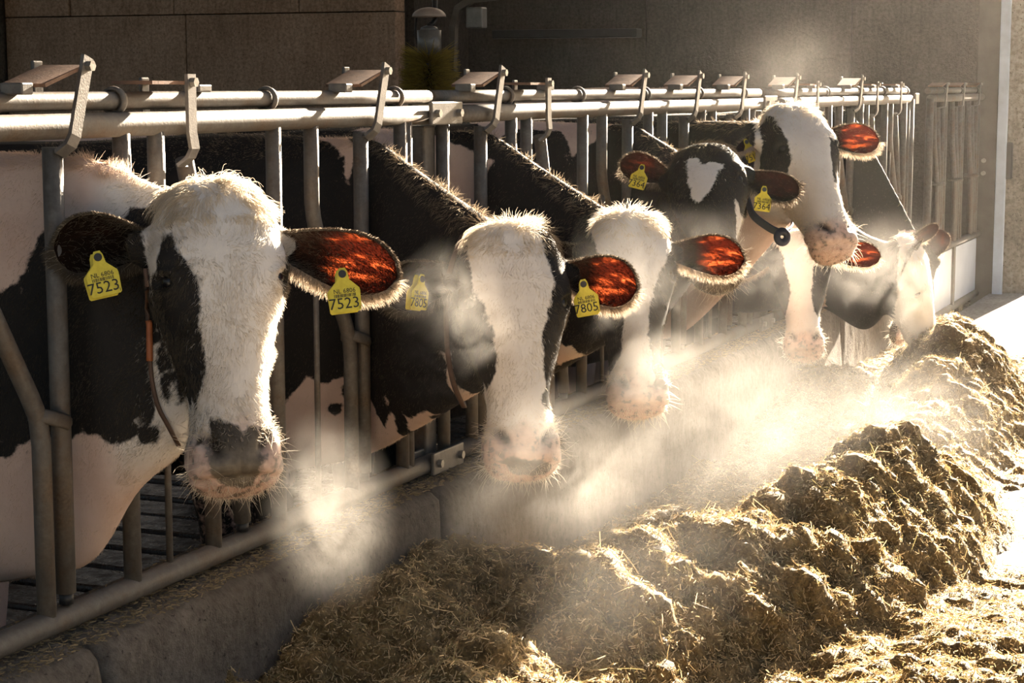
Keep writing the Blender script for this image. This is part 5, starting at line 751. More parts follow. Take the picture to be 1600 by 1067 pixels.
BW['c4']=np.array([-38,6438,1340,1,-47,6432,1338,1,-57,6428,1336,1,-66,6425,1334,1,-76,6422,1332,1,-86,6418,1330,1,-96,6415,1328,1,-105,6435,1341,0,-105,6412,1326,1,-114,6428,1339,0,-115,6410,1324,1,-123,6423,1337,0,-117,6408,1322,1,-132,6411,1328,0,-119,6402,1314,1,-133,6403,1319,0,-121,6397,1305,1,-135,6397,1310,0,-123,6392,1296,1,-137,6392,1301,0,-127,6386,1285,1,-141,6387,1293,0,-133,6381,1275,1,-146,6382,1283,0,-143,6376,1265,1,-151,6379,1278,0,-153,6371,1260,1,-161,6374,1273,0,-162,6367,1255,1,-170,6370,1268,0,-172,6362,1250,1,-180,6365,1263,0,-179,6359,1246,1,-189,6360,1256,0,-185,6355,1239,1,-195,6356,1250,0,-192,6351,1233,1,-202,6351,1244,0,-198,6347,1227,1,-208,6347,1238,0,-214,6343,1232,1,-202,6349,1237,0,-219,6345,1242,1,-206,6351,1247,0,-223,6347,1252,1,-211,6353,1257,0,-228,6350,1262,1,-216,6356,1267,0,-233,6354,1272,1,-220,6359,1277,0,-238,6357,1282,1,-225,6363,1287,0,-242,6359,1288,1,-234,6367,1297,0,-250,6361,1295,1,-242,6371,1305,0,-258,6365,1303,1,-250,6374,1312,0,-266,6369,1310,1,-258,6378,1319,0,-270,6369,1311,1,-274,6382,1325,0,-281,6367,1311,1,-286,6380,1326,0,-292,6365,1312,1,-297,6379,1326,0,-303,6363,1312,1,-308,6378,1326,0,-314,6361,1313,1,-319,6376,1327,0,-325,6359,1313,1,-331,6375,1327,0,-336,6358,1314,1,-342,6374,1328,0,-348,6356,1314,1,-354,6373,1328,0,-359,6355,1314,1,-365,6372,1328,0,-370,6354,1315,1,-377,6371,1329,0,-382,6352,1315,1,-388,6370,1329,0,-393,6351,1316,1,-400,6369,1330,0,-405,6350,1316,1,-412,6369,1330,0,-416,6349,1316,1,-424,6368,1330,0,-423,6347,1315,1,-436,6362,1328,0,-430,6341,1311,1,-443,6355,1324,0,-438,6336,1307,1,-450,6349,1320,0,-445,6330,1303,1,-458,6344,1316,0,-453,6325,1299,1,-465,6338,1312,0,-456,6320,1295,1,-472,6327,1303,0,-460,6312,1286,1,-475,6317,1294,0,-463,6305,1277,1,-478,6309,1285,0,-467,6298,1269,1,-482,6302,1276,0,-485,6295,1268,1,-476,6303,1276,0,-494,6300,1276,1,-485,6308,1284,0,-504,6305,1283,1,-495,6313,1292,0,-513,6311,1291,1,-505,6321,1300,0,-523,6318,1299,1,-515,6330,1308,0,-534,6327,1307,1,-527,6339,1316,0,-545,6336,1314,1,-539,6349,1324,0,-557,6346,1322,1,-553,6365,1331,0,-571,6362,1330,1,-568,6382,1339,0,-578,6367,1331,1,-602,6425,1345,0,-592,6370,1332,1,-607,6374,1333,1,-621,6378,1334,1,-636,6383,1335,1,-651,6389,1336,1,-669,6400,1337,1,-690,6419,1338,1,322,6028,1250,1,327,6011,1237,0,334,6026,1249,1,338,6009,1237,0,345,6025,1249,1,349,6009,1236,0,361,6018,1242,1,353,6007,1235,0,369,6010,1235,1,361,5999,1228,0,377,6002,1228,1,369,5992,1220,0,376,6002,1229,1,386,5991,1217,0,384,6010,1233,1,394,5998,1222,0,392,6018,1238,1,402,6006,1227,0,405,6023,1239,1,406,6008,1227,0,414,6023,1237,1,415,6007,1225,0,423,6023,1235,1,424,6008,1222,0,432,6024,1232,1,433,6008,1220,0,443,6011,1218,1,430,6011,1223,0,442,6000,1209,1,429,6000,1215,0,441,5989,1201,1,428,5989,1206,0,440,5979,1192,1,427,5979,1198,0,438,5969,1184,1,426,5969,1189,0,437,5960,1175,1,425,5960,1181,0,435,5950,1167,1,423,5952,1173,0,433,5941,1159,1,421,5944,1166,0,431,5933,1152,1,418,5936,1158,0,428,5925,1144,1,416,5928,1151,0,426,5917,1137,1,413,5921,1143,0,423,5910,1129,1,410,5914,1136,0,418,5902,1121,1,407,5909,1129,0,413,5896,1114,1,401,5904,1122,0,407,5891,1107,1,395,5900,1115,0,401,5888,1100,1,388,5897,1108,0,382,5895,1100,1,392,5895,1108,0,374,5902,1107,1,385,5902,1115,0,366,5908,1114,1,377,5908,1122,0,358,5916,1124,1,372,5913,1128,0,353,5922,1133,1,368,5919,1137,0,349,5928,1142,1,363,5926,1146,0,344,5934,1152,1,358,5933,1155,0,340,5941,1161,1,353,5940,1164,0,335,5948,1170,1,349,5947,1173,0,331,5956,1181,1,346,5953,1181,0,329,5964,1191,1,343,5961,1191,0,326,5972,1200,1,341,5969,1200,0,324,5981,1210,1,338,5979,1210,0,321,5991,1220,1,335,5989,1220,0,317,6003,1229,1,332,6000,1229,0,313,6016,1239,1,328,6013,1239,0,505,5989,1090,1,501,5960,1086,0,507,6000,1080,1,504,5966,1077,0,506,6019,1070,1,506,5975,1067,0,507,5988,1057,0,504,6015,1045,0,537,5854,967,1,529,5842,980,1,525,5854,989,1,521,5870,997,1,516,5886,1006,1,512,5899,1014,1,504,5974,1009,0,509,5908,1023,1,505,5970,1019,0,507,5915,1033,1,506,5967,1029,0,505,5921,1042,1,507,5965,1039,0,504,5926,1051,1,507,5964,1049,0,502,5931,1061,1,506,5965,1059,0,501,5936,1070,1,505,5967,1069,0,499,5942,1080,1,504,5971,1078,0,497,5948,1089,1,503,5974,1088,0,-515,6355,1327,0,-229,6396,1329,0,-189,6404,1329,0,11,6433,1330,1,-668,6301,1287,1,-624,6301,1287,1,-580,6303,1288,1,-538,6306,1288,1,-414,6321,1289,1,-374,6328,1289,1,-334,6336,1289,1,-295,6345,1289,1,-179,6377,1290,0,-101,6393,1290,1,-61,6400,1291,1,-20,6402,1291,1,26,6388,1292,1,68,6386,1292,1,-652,6267,1248,1,-609,6269,1248,1,-567,6272,1249,1,-525,6276,1249,1,-443,6288,1250,1,-403,6296,1250,1,-364,6304,1250,1,-325,6314,1250,1,-287,6325,1251,1,-249,6337,1251,1,-96,6382,1251,1,-57,6389,1252,1,-15,6390,1252,1,36,6361,1254,1,82,6346,1255,1,126,6336,1256,1,166,6340,1256,1,292,6069,1266,1,335,6054,1267,1,372,6057,1267,1,407,6069,1267,1,435,6103,1267,1,-642,6243,1209,1,-599,6246,1209,1,-557,6251,1210,1,-516,6256,1210,1,-476,6262,1210,1,-435,6269,1211,1,-396,6278,1211,1,-357,6287,1211,1,-319,6298,1212,1,-281,6311,1212,1,-244,6325,1212,1,-170,6352,1212,1,-131,6364,1212,1,-93,6374,1212,1,-54,6382,1212,1,142,6289,1219,1,259,6050,1229,1,454,6039,1232,1,472,6109,1230,1,-633,6224,1170,1,-592,6229,1170,1,-550,6234,1171,1,-510,6240,1171,1,-469,6247,1172,1,-430,6255,1172,1,-390,6265,1172,1,-352,6275,1172,1,-314,6287,1173,1,-277,6301,1173,1,-240,6316,1173,1,-204,6331,1173,1,-167,6345,1173,1,-129,6357,1173,1,-91,6368,1173,1,-52,6377,1173,1,282,5981,1195,1,363,5966,1197,0,399,5971,1198,0,465,6003,1198,1,493,6035,1197,1,503,6135,1193,1,-627,6209,1131,1,-585,6214,1131,1,-544,6220,1132,1,-504,6227,1132,1,-464,6235,1133,1,-425,6244,1133,1,-386,6254,1133,1,-348,6265,1133,1,-310,6277,1134,1,-273,6292,1134,1,-237,6308,1133,1,-201,6324,1133,1,-164,6339,1133,1,-127,6352,1134,1,-89,6364,1134,1,-50,6373,1134,1,-5,6362,1136,1,59,6296,1140,1,115,6253,1143,1,225,6039,1155,1,284,5977,1159,1,373,5936,1163,0,473,5976,1163,1,500,6015,1162,1,-622,6199,1091,1,-581,6205,1092,1,-540,6211,1092,1,-500,6218,1093,1,-460,6226,1093,1,-421,6236,1094,1,-383,6246,1094,1,-345,6258,1094,1,-307,6271,1094,1,-271,6287,1094,1,-235,6303,1094,1,-199,6320,1094,1,-162,6335,1094,1,-125,6348,1094,1,-88,6361,1094,1,-49,6370,1095,1,-2,6354,1097,1,65,6278,1102,1,123,6229,1106,1,180,6179,1110,1,289,5961,1124,1,452,5922,1129,1,481,5952,1128,1,503,6005,1126,1,-618,6190,1052,1,-577,6196,1053,1,-537,6203,1053,1,-497,6210,1054,1,-457,6219,1054,1,-418,6229,1055,1,-380,6239,1055,1,-342,6252,1055,1,-305,6266,1055,1,-269,6282,1055,1,-233,6299,1055,1,-197,6316,1055,1,-161,6332,1055,1,-124,6346,1055,1,-87,6359,1055,1,-48,6368,1055,1,2,6346,1058,1,71,6264,1064,1,130,6209,1069,1,188,6154,1073,1,282,5984,1086,1,342,5917,1091,1,428,5881,1095,1,461,5893,1095,1,-616,6184,1013,1,-575,6191,1013,1,-535,6198,1014,1,-495,6206,1014,1,-455,6214,1015,1,-417,6224,1015,1,-378,6235,1016,1,-341,6248,1016,1,-304,6262,1016,1,-268,6279,1016,1,-232,6297,1016,1,-196,6314,1015,1,-160,6330,1015,1,-123,6344,1015,1,-86,6358,1016,1,-47,6367,1016,1,5,6337,1019,1,75,6253,1026,1,135,6195,1032,1,194,6137,1037,1,252,6080,1042,1,344,5912,1055,1,395,5868,1059,1,436,5855,1061,1,470,5865,1061,1,-614,6180,973,1,-573,6186,974,1,-533,6194,974,1,-493,6202,975,1,-454,6211,975,1,-415,6221,976,1,-377,6232,976,1,-339,6245,976,1,-303,6260,976,1,-267,6277,976,1,-231,6295,976,1,-196,6312,976,1,-159,6328,976,1,-123,6343,976,1,-86,6357,976,1,-47,6367,976,1,6,6334,980,1,78,6244,988,1,139,6184,994,1,198,6126,1000,1,255,6073,1005,1,339,5927,1018,1,402,5848,1025,1,444,5830,1027,1,479,5837,1028,1,-613,6178,933,1,-573,6185,934,1,-533,6192,935,1,-493,6200,935,1,-453,6209,936,1,-415,6220,936,1,-376,6231,937,1,-339,6244,937,1,-302,6259,937,1,-266,6276,937,1,-231,6294,936,1,-195,6312,936,1,-159,6328,936,1,-122,6343,936,1,-85,6357,936,1,-47,6367,937,1,7,6334,941,1,81,6238,950,1,142,6177,957,1,200,6121,962,1,255,6072,968,1,305,6036,972,1,409,5824,991,1,453,5801,994,1,488,5808,994,1,-613,6176,893,1,-572,6183,894,1,-532,6191,895,1,-492,6199,896,1,-453,6208,896,1,-414,6218,897,1,-376,6230,897,1,-338,6243,897,1,-302,6258,897,1,-266,6275,897,1,-231,6294,897,1,-195,6312,896,1,-159,6328,896,1,-122,6343,896,1,-85,6358,896,1,-47,6368,897,1,6,6336,901,1,82,6235,912,1,142,6176,918,1,200,6122,925,1,253,6079,930,1,302,6050,934,1,418,5799,957,1,462,5774,961,1,497,5778,962,1,522,5818,959,1,-613,6177,853,1,-573,6184,854,1,-533,6192,855,1,-493,6200,856,1,-453,6209,856,1,-415,6219,857,1,-376,6231,857,1,-339,6244,857,1,-302,6259,857,1,-266,6276,857,1,-231,6295,857,1,-195,6312,857,1,-159,6329,857,1,-122,6344,856,1,-85,6359,856,1,-47,6369,857,1,6,6339,861,1,82,6235,873,1,142,6178,880,1,199,6128,886,1,250,6091,891,1,296,6070,894,1,432,5753,926,1,469,5751,928,1,503,5762,928,1,535,5774,928,1,564,5801,927,1,-614,6179,813,1,-574,6186,814,1,-533,6193,815,1,-493,6201,816,1,-454,6211,816,1,-415,6221,817,1,-377,6232,817,1,-339,6245,817,1,-303,6260,817,1,-267,6277,817,1,-231,6296,817,1,-195,6314,817,1,-159,6330,816,1,-122,6346,816,1,-86,6361,816,1,-47,6371,817,1,5,6343,821,1,81,6239,834,1,140,6185,841,1,195,6139,847,1,245,6108,852,1,288,6098,854,1,430,5760,890,1,468,5757,892,1,502,5766,892,1,534,5780,892,1,562,5810,890,1,-616,6182,772,1,-576,6189,773,1,-535,6197,774,1,-495,6205,775,1,-456,6214,776,1,-417,6224,776,1,-378,6236,777,1,-341,6249,777,1,-304,6264,777,1,-268,6280,777,1,-232,6298,777,1,-196,6316,776,1,-160,6332,776,1,-123,6348,776,1,-87,6364,776,1,-48,6374,777,1,3,6348,781,1,79,6246,794,1,137,6196,801,1,190,6156,807,1,237,6133,811,1,275,6140,812,1,427,5774,853,1,465,5770,855,1,498,5780,855,1,530,5796,855,1,-1000,6430,1200,1],float).reshape(-1,4)*np.array([.001,.001,.001,1])
BW['c5']=np.array([431,6704,1366,0,420,6699,1358,1,440,6694,1357,0,429,6689,1349,1,448,6685,1348,0,437,6681,1340,1,457,6678,1338,0,446,6672,1331,1,465,6669,1329,0,455,6662,1322,1,474,6661,1320,0,464,6652,1313,1,482,6655,1309,0,470,6648,1304,1,488,6650,1299,0,476,6643,1293,1,494,6646,1288,0,482,6638,1283,1,500,6641,1278,0,487,6639,1272,1,503,6641,1265,0,490,6637,1263,1,507,6635,1253,0,493,6630,1252,1,508,6634,1242,0,495,6631,1240,1,511,6632,1230,0,497,6630,1228,1,513,6630,1219,0,498,6629,1217,1,512,6629,1204,0,498,6629,1208,1,509,6628,1193,0,494,6630,1197,1,506,6628,1182,0,491,6632,1186,1,502,6629,1171,0,487,6633,1174,1,487,6634,1159,0,487,6634,1174,1,474,6641,1159,0,474,6639,1173,1,460,6648,1158,0,461,6645,1173,1,447,6657,1158,0,448,6653,1172,1,433,6667,1157,0,434,6662,1172,1,417,6682,1156,0,420,6672,1171,1,400,6705,1155,0,404,6688,1170,1,382,6727,1153,0,385,6716,1169,1,367,6740,1153,0,367,6738,1167,1,351,6751,1166,0,371,6735,1165,1,352,6751,1177,0,373,6730,1177,1,353,6750,1188,0,377,6718,1189,1,354,6750,1200,0,383,6700,1200,1,355,6749,1211,0,387,6688,1212,1,357,6747,1222,0,389,6682,1224,1,359,6740,1234,0,391,6679,1235,1,374,6691,1247,0,392,6678,1246,1,377,6682,1258,0,394,6676,1257,1,379,6677,1269,0,395,6675,1268,1,381,6675,1281,0,395,6676,1279,1,380,6674,1289,0,394,6678,1293,1,376,6676,1300,0,389,6681,1303,1,372,6681,1310,0,385,6687,1314,1,364,6698,1321,0,379,6698,1325,1,324,6854,1333,0,378,6704,1328,1,325,6875,1342,0,382,6710,1337,1,369,6738,1354,0,389,6711,1346,1,376,6735,1363,0,395,6712,1356,1,382,6736,1372,0,400,6715,1365,1,402,6726,1378,0,400,6715,1365,1,415,6717,1375,0,414,6705,1362,1,616,6787,1298,0,616,6769,1284,1,622,6804,1295,0,624,6782,1281,1,631,6794,1278,1,645,6719,1182,1,650,6723,1164,0,645,6693,1173,1,639,6681,1179,0,645,6713,1182,1,634,6684,1189,0,642,6713,1192,1,630,6689,1201,0,639,6715,1202,1,627,6695,1211,0,635,6721,1213,1,624,6701,1222,0,632,6726,1224,1,620,6707,1233,0,629,6731,1235,1,617,6716,1246,0,627,6738,1244,1,615,6725,1256,0,625,6747,1255,1,613,6734,1267,0,623,6756,1265,1,611,6743,1277,0,621,6767,1276,1,609,6754,1288,0,618,6778,1286,1,301,6895,1343,0,286,6895,1339,1,314,6859,1332,0,297,6866,1328,1,324,6835,1321,0,307,6844,1317,1,368,6682,1311,0,351,6689,1312,1,370,6674,1301,0,354,6676,1301,1,371,6670,1291,0,355,6673,1291,1,371,6670,1280,0,354,6677,1280,1,369,6676,1269,0,351,6685,1269,1,367,6684,1258,0,344,6767,1245,0,324,6784,1245,1,345,6763,1234,0,325,6780,1234,1,345,6761,1224,0,325,6777,1223,1,346,6759,1213,0,326,6774,1213,1,346,6757,1202,0,327,6772,1202,1,346,6756,1192,0,327,6770,1191,1,346,6755,1181,0,327,6769,1181,1,346,6755,1170,0,327,6768,1170,1,346,6754,1160,0,327,6767,1159,1,345,6755,1148,0,326,6767,1150,1,342,6757,1137,0,324,6769,1139,1,340,6758,1126,0,322,6770,1128,1,337,6760,1115,0,319,6772,1117,1,335,6763,1104,0,316,6773,1106,1,332,6765,1093,0,314,6775,1095,1,329,6767,1082,0,311,6777,1084,1,326,6770,1071,0,309,6780,1073,1,324,6773,1060,0,306,6782,1062,1,321,6775,1049,0,303,6785,1051,1,318,6778,1038,0,300,6787,1040,1,315,6782,1027,0,297,6790,1029,1,312,6785,1016,0,295,6793,1018,1,309,6788,1005,0,292,6796,1007,1,292,6799,993,0,292,6796,1008,1,278,6805,992,0,279,6803,1007,1,264,6813,991,0,265,6811,1006,1,250,6820,990,0,251,6819,1005,1,236,6829,989,0,236,6827,1004,1,222,6837,988,0,222,6836,1003,1,208,6846,987,0,208,6845,1002,1,193,6855,986,0,193,6854,1002,1,178,6864,985,0,178,6864,1001,1,164,6874,984,0,164,6873,1000,1,149,6883,983,0,149,6883,999,1,134,6893,982,0,134,6893,998,1,119,6902,981,0,119,6903,997,1,104,6912,980,0,104,6913,996,1,89,6923,979,0,88,6924,995,1,73,6935,978,0,72,6935,993,1,56,6949,977,0,56,6949,992,1,38,6967,975,0,38,6967,991,1,21,6984,974,0,20,6985,989,1,4,6998,972,0,4,6998,988,1,-11,7006,971,0,-11,7006,987,1,-25,7010,971,0,-25,7011,986,1,438,6723,1384,0,476,6735,1384,0,509,6764,1384,0,539,6812,1384,0,-52,7077,1335,1,-5,7071,1335,1,50,7037,1336,1,104,7006,1337,1,156,6977,1338,1,209,6947,1339,1,488,6692,1345,0,522,6717,1345,0,554,6752,1345,0,581,6808,1344,0,-42,7049,1292,1,6,7038,1293,1,64,6995,1295,1,118,6962,1296,1,172,6926,1297,1,226,6889,1299,1,280,6849,1300,1,412,6673,1305,1,532,6682,1306,0,565,6713,1306,0,595,6754,1305,0,-38,7037,1250,1,12,7021,1251,1,71,6973,1253,1,126,6936,1255,1,181,6898,1256,1,235,6858,1258,1,416,6660,1266,1,461,6643,1267,1,539,6656,1268,0,573,6681,1267,0,-35,7029,1207,1,17,7008,1209,1,77,6956,1211,1,132,6918,1214,1,187,6879,1216,1,241,6839,1218,1,295,6799,1220,1,417,6659,1226,1,464,6634,1228,1,544,6638,1229,0,580,6656,1229,0,-32,7022,1165,1,20,6997,1167,1,81,6944,1170,1,136,6906,1172,1,191,6867,1175,1,245,6827,1177,1,299,6789,1179,1,548,6627,1190,0,586,6636,1190,0,620,6661,1190,0,-30,7018,1122,1,24,6989,1125,1,84,6935,1128,1,140,6897,1131,1,194,6858,1134,1,248,6820,1136,1,301,6784,1139,1,551,6619,1151,0,590,6620,1152,0,626,6637,1151,0,-29,7014,1080,1,26,6983,1082,1,87,6929,1086,1,142,6891,1089,1,196,6853,1092,1,250,6817,1095,1,400,6729,1103,0,458,6666,1107,0,508,6631,1110,0,553,6614,1112,0,595,6607,1113,0,632,6617,1113,0,663,6654,1112,0,-28,7012,1037,1,28,6979,1040,1,89,6925,1044,1,144,6887,1048,1,198,6850,1051,1,251,6816,1054,1,351,6759,1060,0,398,6741,1062,0,445,6717,1064,0,506,6641,1070,0,553,6614,1072,0,598,6594,1074,0,637,6598,1075,0,671,6626,1074,0,349,6769,1018,0,395,6756,1020,0,437,6754,1021,0,499,6674,1028,0,554,6613,1033,0,602,6581,1036,0,643,6578,1037,0,678,6600,1037,0,-26,7011,951,0,30,6976,955,0,91,6922,960,0,145,6886,964,0,198,6853,968,0,250,6823,971,0,299,6799,974,0,346,6782,976,0,390,6776,978,0,429,6788,978,0,555,6613,993,0,607,6564,998,0,647,6566,999,0,685,6573,1000,0,708,6643,996,0,-26,7011,908,0,30,6976,912,0,91,6923,918,0,145,6889,922,0,198,6858,926,0,248,6831,929,0,297,6811,932,0,342,6801,934,0,383,6805,935,0,615,6537,961,0,655,6534,962,0,690,6553,962,0,722,6586,961,0,-25,7011,865,0,30,6978,869,0,90,6926,875,0,144,6893,879,0,196,6865,883,0,246,6842,886,0,293,6828,889,0,335,6827,891,0,366,6872,888,0,616,6535,922,0,654,6543,923,0,688,6567,922,0,719,6603,920,0,-25,7013,821,0,30,6981,826,0,89,6932,832,0,143,6900,836,0,193,6876,840,0,242,6858,843,0,286,6852,845,0,322,6877,845,0,610,6563,880,0,650,6565,882,0,683,6593,880,0,711,6643,877,0,-1000,7080,1200,1,-500,7080,1200,1,-200,7080,1200,1,-200,6980,1000,1],float).reshape(-1,4)*np.array([.001,.001,.001,1])
BW['c6']=np.array([211,7529,865,0,200,7524,854,1,244,7442,862,0,211,7519,844,1,263,7401,855,0,249,7409,844,1,277,7385,847,0,264,7386,836,1,288,7374,838,0,277,7371,827,1,299,7363,825,0,283,7363,820,1,305,7355,814,0,289,7353,809,1,310,7349,803,0,294,7347,798,1,315,7344,791,0,299,7343,787,1,319,7339,779,0,303,7338,776,1,322,7334,767,0,306,7335,764,1,326,7330,756,0,309,7332,752,1,329,7327,744,0,312,7329,740,1,332,7323,732,0,316,7326,729,1,336,7320,720,0,319,7323,717,1,339,7317,710,0,322,7321,705,1,342,7314,700,0,325,7318,695,1,346,7312,689,0,329,7316,685,1,349,7309,679,0,332,7313,674,1,350,7305,665,0,332,7312,667,1,348,7303,653,0,330,7312,656,1,345,7302,642,0,327,7313,644,1,343,7302,631,0,323,7316,632,1,340,7302,619,0,319,7321,620,1,337,7303,608,0,313,7332,608,1,332,7308,595,0,305,7351,594,1,324,7322,581,0,313,7348,565,0,383,7305,402,0,396,7302,403,0,407,7308,403,0,447,7346,564,0,445,7320,577,0,438,7312,588,0,444,7338,595,1,432,7306,598,0,439,7325,606,1,425,7305,613,0,437,7323,613,1,423,7308,625,0,435,7324,625,1,421,7311,636,0,433,7326,637,1,418,7313,648,0,431,7328,649,1,416,7316,660,0,429,7330,661,1,414,7319,672,0,427,7332,673,1,413,7323,685,0,426,7335,683,1,412,7327,696,0,426,7338,694,1,412,7332,707,0,426,7342,705,1,412,7336,718,0,425,7346,716,1,411,7340,729,0,425,7349,728,1,411,7345,741,0,425,7353,739,1,411,7349,752,0,425,7358,750,1,410,7354,763,0,424,7362,761,1,410,7359,775,0,424,7367,772,1,410,7365,785,0,425,7372,782,1,411,7371,796,0,425,7378,793,1,411,7378,806,0,426,7384,803,1,411,7384,817,0,426,7391,814,1,412,7394,829,0,426,7399,823,1,414,7404,840,0,428,7411,834,1,415,7414,851,0,429,7423,845,1,416,7428,862,0,429,7439,856,1,416,7445,872,0,427,7462,866,1,415,7467,882,0,412,7476,886,0,276,7611,939,0,273,7598,939,0,262,7605,953,1,265,7585,933,0,254,7592,947,1,256,7576,927,0,246,7583,941,1,247,7568,921,0,237,7575,934,1,238,7562,915,0,228,7568,928,1,229,7556,908,0,218,7562,922,1,225,7551,902,0,209,7553,910,1,220,7544,891,0,204,7546,898,1,216,7537,879,0,200,7540,886,1,211,7530,867,0,195,7534,874,1,-3,7627,967,1,55,7591,970,1,105,7581,972,1,152,7581,973,1,197,7590,974,1,238,7609,974,1,-2,7625,921,1,59,7581,925,1,110,7565,927,1,159,7560,929,1,-1,7625,874,1,62,7573,880,1,115,7551,883,1,165,7541,885,1,285,7436,896,0,332,7430,898,0,373,7446,898,0,0,7625,828,1,64,7566,834,1,119,7539,838,1,170,7523,841,1,299,7384,856,0,343,7387,857,0,385,7401,857,0,0,7628,781,1,257,7374,810,1,351,7361,815,0,393,7374,815,0,459,7475,809,1,-1,7633,734,1,263,7354,768,1,357,7340,772,0,458,7480,764,1,-2,7639,687,1,68,7563,696,1,126,7522,702,1,182,7488,708,1,263,7359,723,1,362,7323,730,0,441,7367,729,1,-4,7649,639,1,66,7572,649,1,125,7528,656,1,183,7489,662,1,239,7452,668,1,367,7309,687,0,443,7362,685,1,-8,7664,590,1,60,7594,600,1,122,7545,608,1,180,7504,615,1,235,7469,621,1,371,7297,644,0,445,7358,641,1,-16,7694,539,1,42,7661,546,1,375,7284,602,0,379,7269,559,0,421,7280,560,0,384,7255,517,0,427,7262,519,0,461,7305,515,0,388,7240,475,0,430,7251,476,0,468,7276,475,0,383,7265,427,0,425,7277,428,0,461,7311,426,0,-1000,7710,1200,1],float).reshape(-1,4)*np.array([.001,.001,.001,1])
BW['c7']=np.array([528,8455,814,0,514,8443,803,1,543,8427,804,0,528,8415,793,1,553,8404,786,0,533,8406,786,1,555,8391,772,0,535,8394,772,1,557,8381,758,0,536,8383,758,1,558,8372,744,0,538,8375,744,1,559,8367,730,0,538,8369,730,1,559,8365,715,0,538,8367,715,1,558,8365,700,0,538,8368,700,1,557,8367,685,0,537,8370,685,1,556,8371,670,0,536,8373,670,1,556,8372,655,0,536,8372,655,1,556,8369,640,0,536,8368,641,1,556,8364,626,0,537,8361,627,1,557,8360,611,0,537,8360,612,1,555,8368,596,0,534,8371,596,1,545,8415,576,0,524,8418,576,1,541,8432,559,0,520,8436,559,1,537,8451,542,0,516,8456,541,1,530,8480,522,0,509,8482,525,1,522,8507,503,0,501,8513,506,1,514,8538,484,0,491,8548,486,1,504,8573,465,0,481,8585,466,1,495,8608,445,0,470,8628,446,1,484,8647,425,0,173,8661,463,1,154,8649,480,0,178,8636,482,1,158,8629,498,0,183,8617,500,1,162,8612,516,0,186,8600,518,1,165,8597,533,0,190,8584,536,1,168,8582,551,0,193,8570,553,1,171,8569,568,0,195,8556,570,1,174,8557,585,0,198,8543,587,1,176,8544,602,0,201,8531,604,1,179,8533,619,0,203,8519,621,1,181,8522,636,0,205,8508,638,1,183,8511,653,0,208,8497,655,1,185,8501,669,0,210,8486,672,1,187,8490,686,0,212,8476,688,1,189,8481,702,0,214,8466,705,1,191,8471,719,0,216,8456,721,1,193,8462,735,0,218,8447,737,1,195,8453,752,0,219,8438,754,1,197,8444,768,0,221,8430,770,1,198,8436,784,0,222,8422,786,1,200,8428,800,0,224,8415,802,1,201,8421,816,0,225,8408,818,1,203,8414,832,0,226,8402,834,1,204,8408,848,0,227,8397,849,1,205,8402,864,0,228,8392,865,1,206,8397,880,0,228,8389,881,1,206,8393,895,0,229,8386,896,1,207,8390,911,0,229,8384,912,1,207,8387,926,0,228,8384,927,1,207,8386,942,0,228,8385,942,1,207,8385,957,0,227,8387,957,1,206,8387,972,0,225,8392,972,1,205,8389,987,0,223,8399,987,1,204,8393,1003,0,221,8410,1002,1,202,8400,1018,0,216,8429,1016,1,199,8410,1032,0,195,8428,1047,0,274,8390,903,1,277,8384,847,1,330,8397,848,1,275,8396,790,1,334,8384,793,1,389,8393,794,1,439,8420,793,1,489,8450,793,1,598,8463,795,0,271,8422,731,1,333,8395,736,1,391,8388,738,1,447,8391,740,1,502,8391,742,1,610,8410,744,0,264,8455,672,1,329,8422,677,1,389,8404,681,1,447,8397,683,1,505,8385,686,1,614,8396,689,0,650,8500,682,0,256,8496,611,1,322,8458,617,1,384,8435,621,1,443,8423,625,1,506,8389,630,1,613,8407,633,0,654,8488,627,0,246,8544,548,1,313,8503,555,1,376,8478,560,1,435,8465,564,1,610,8432,574,0,649,8520,567,0,234,8603,484,1,303,8556,492,1,366,8529,497,1,425,8523,501,1,596,8516,509,0,640,8578,504,0,288,8628,425,1,353,8595,432,1,409,8606,433,1,525,8599,439,0,581,8601,442,0,632,8630,441,0,507,8697,370,0,574,8648,379,0,627,8671,379,0,568,8691,315,0,624,8693,318,0,-1000,8560,1200,1,-300,8560,1200,1,-300,8500,800,1],float).reshape(-1,4)*np.array([.001,.001,.001,1])
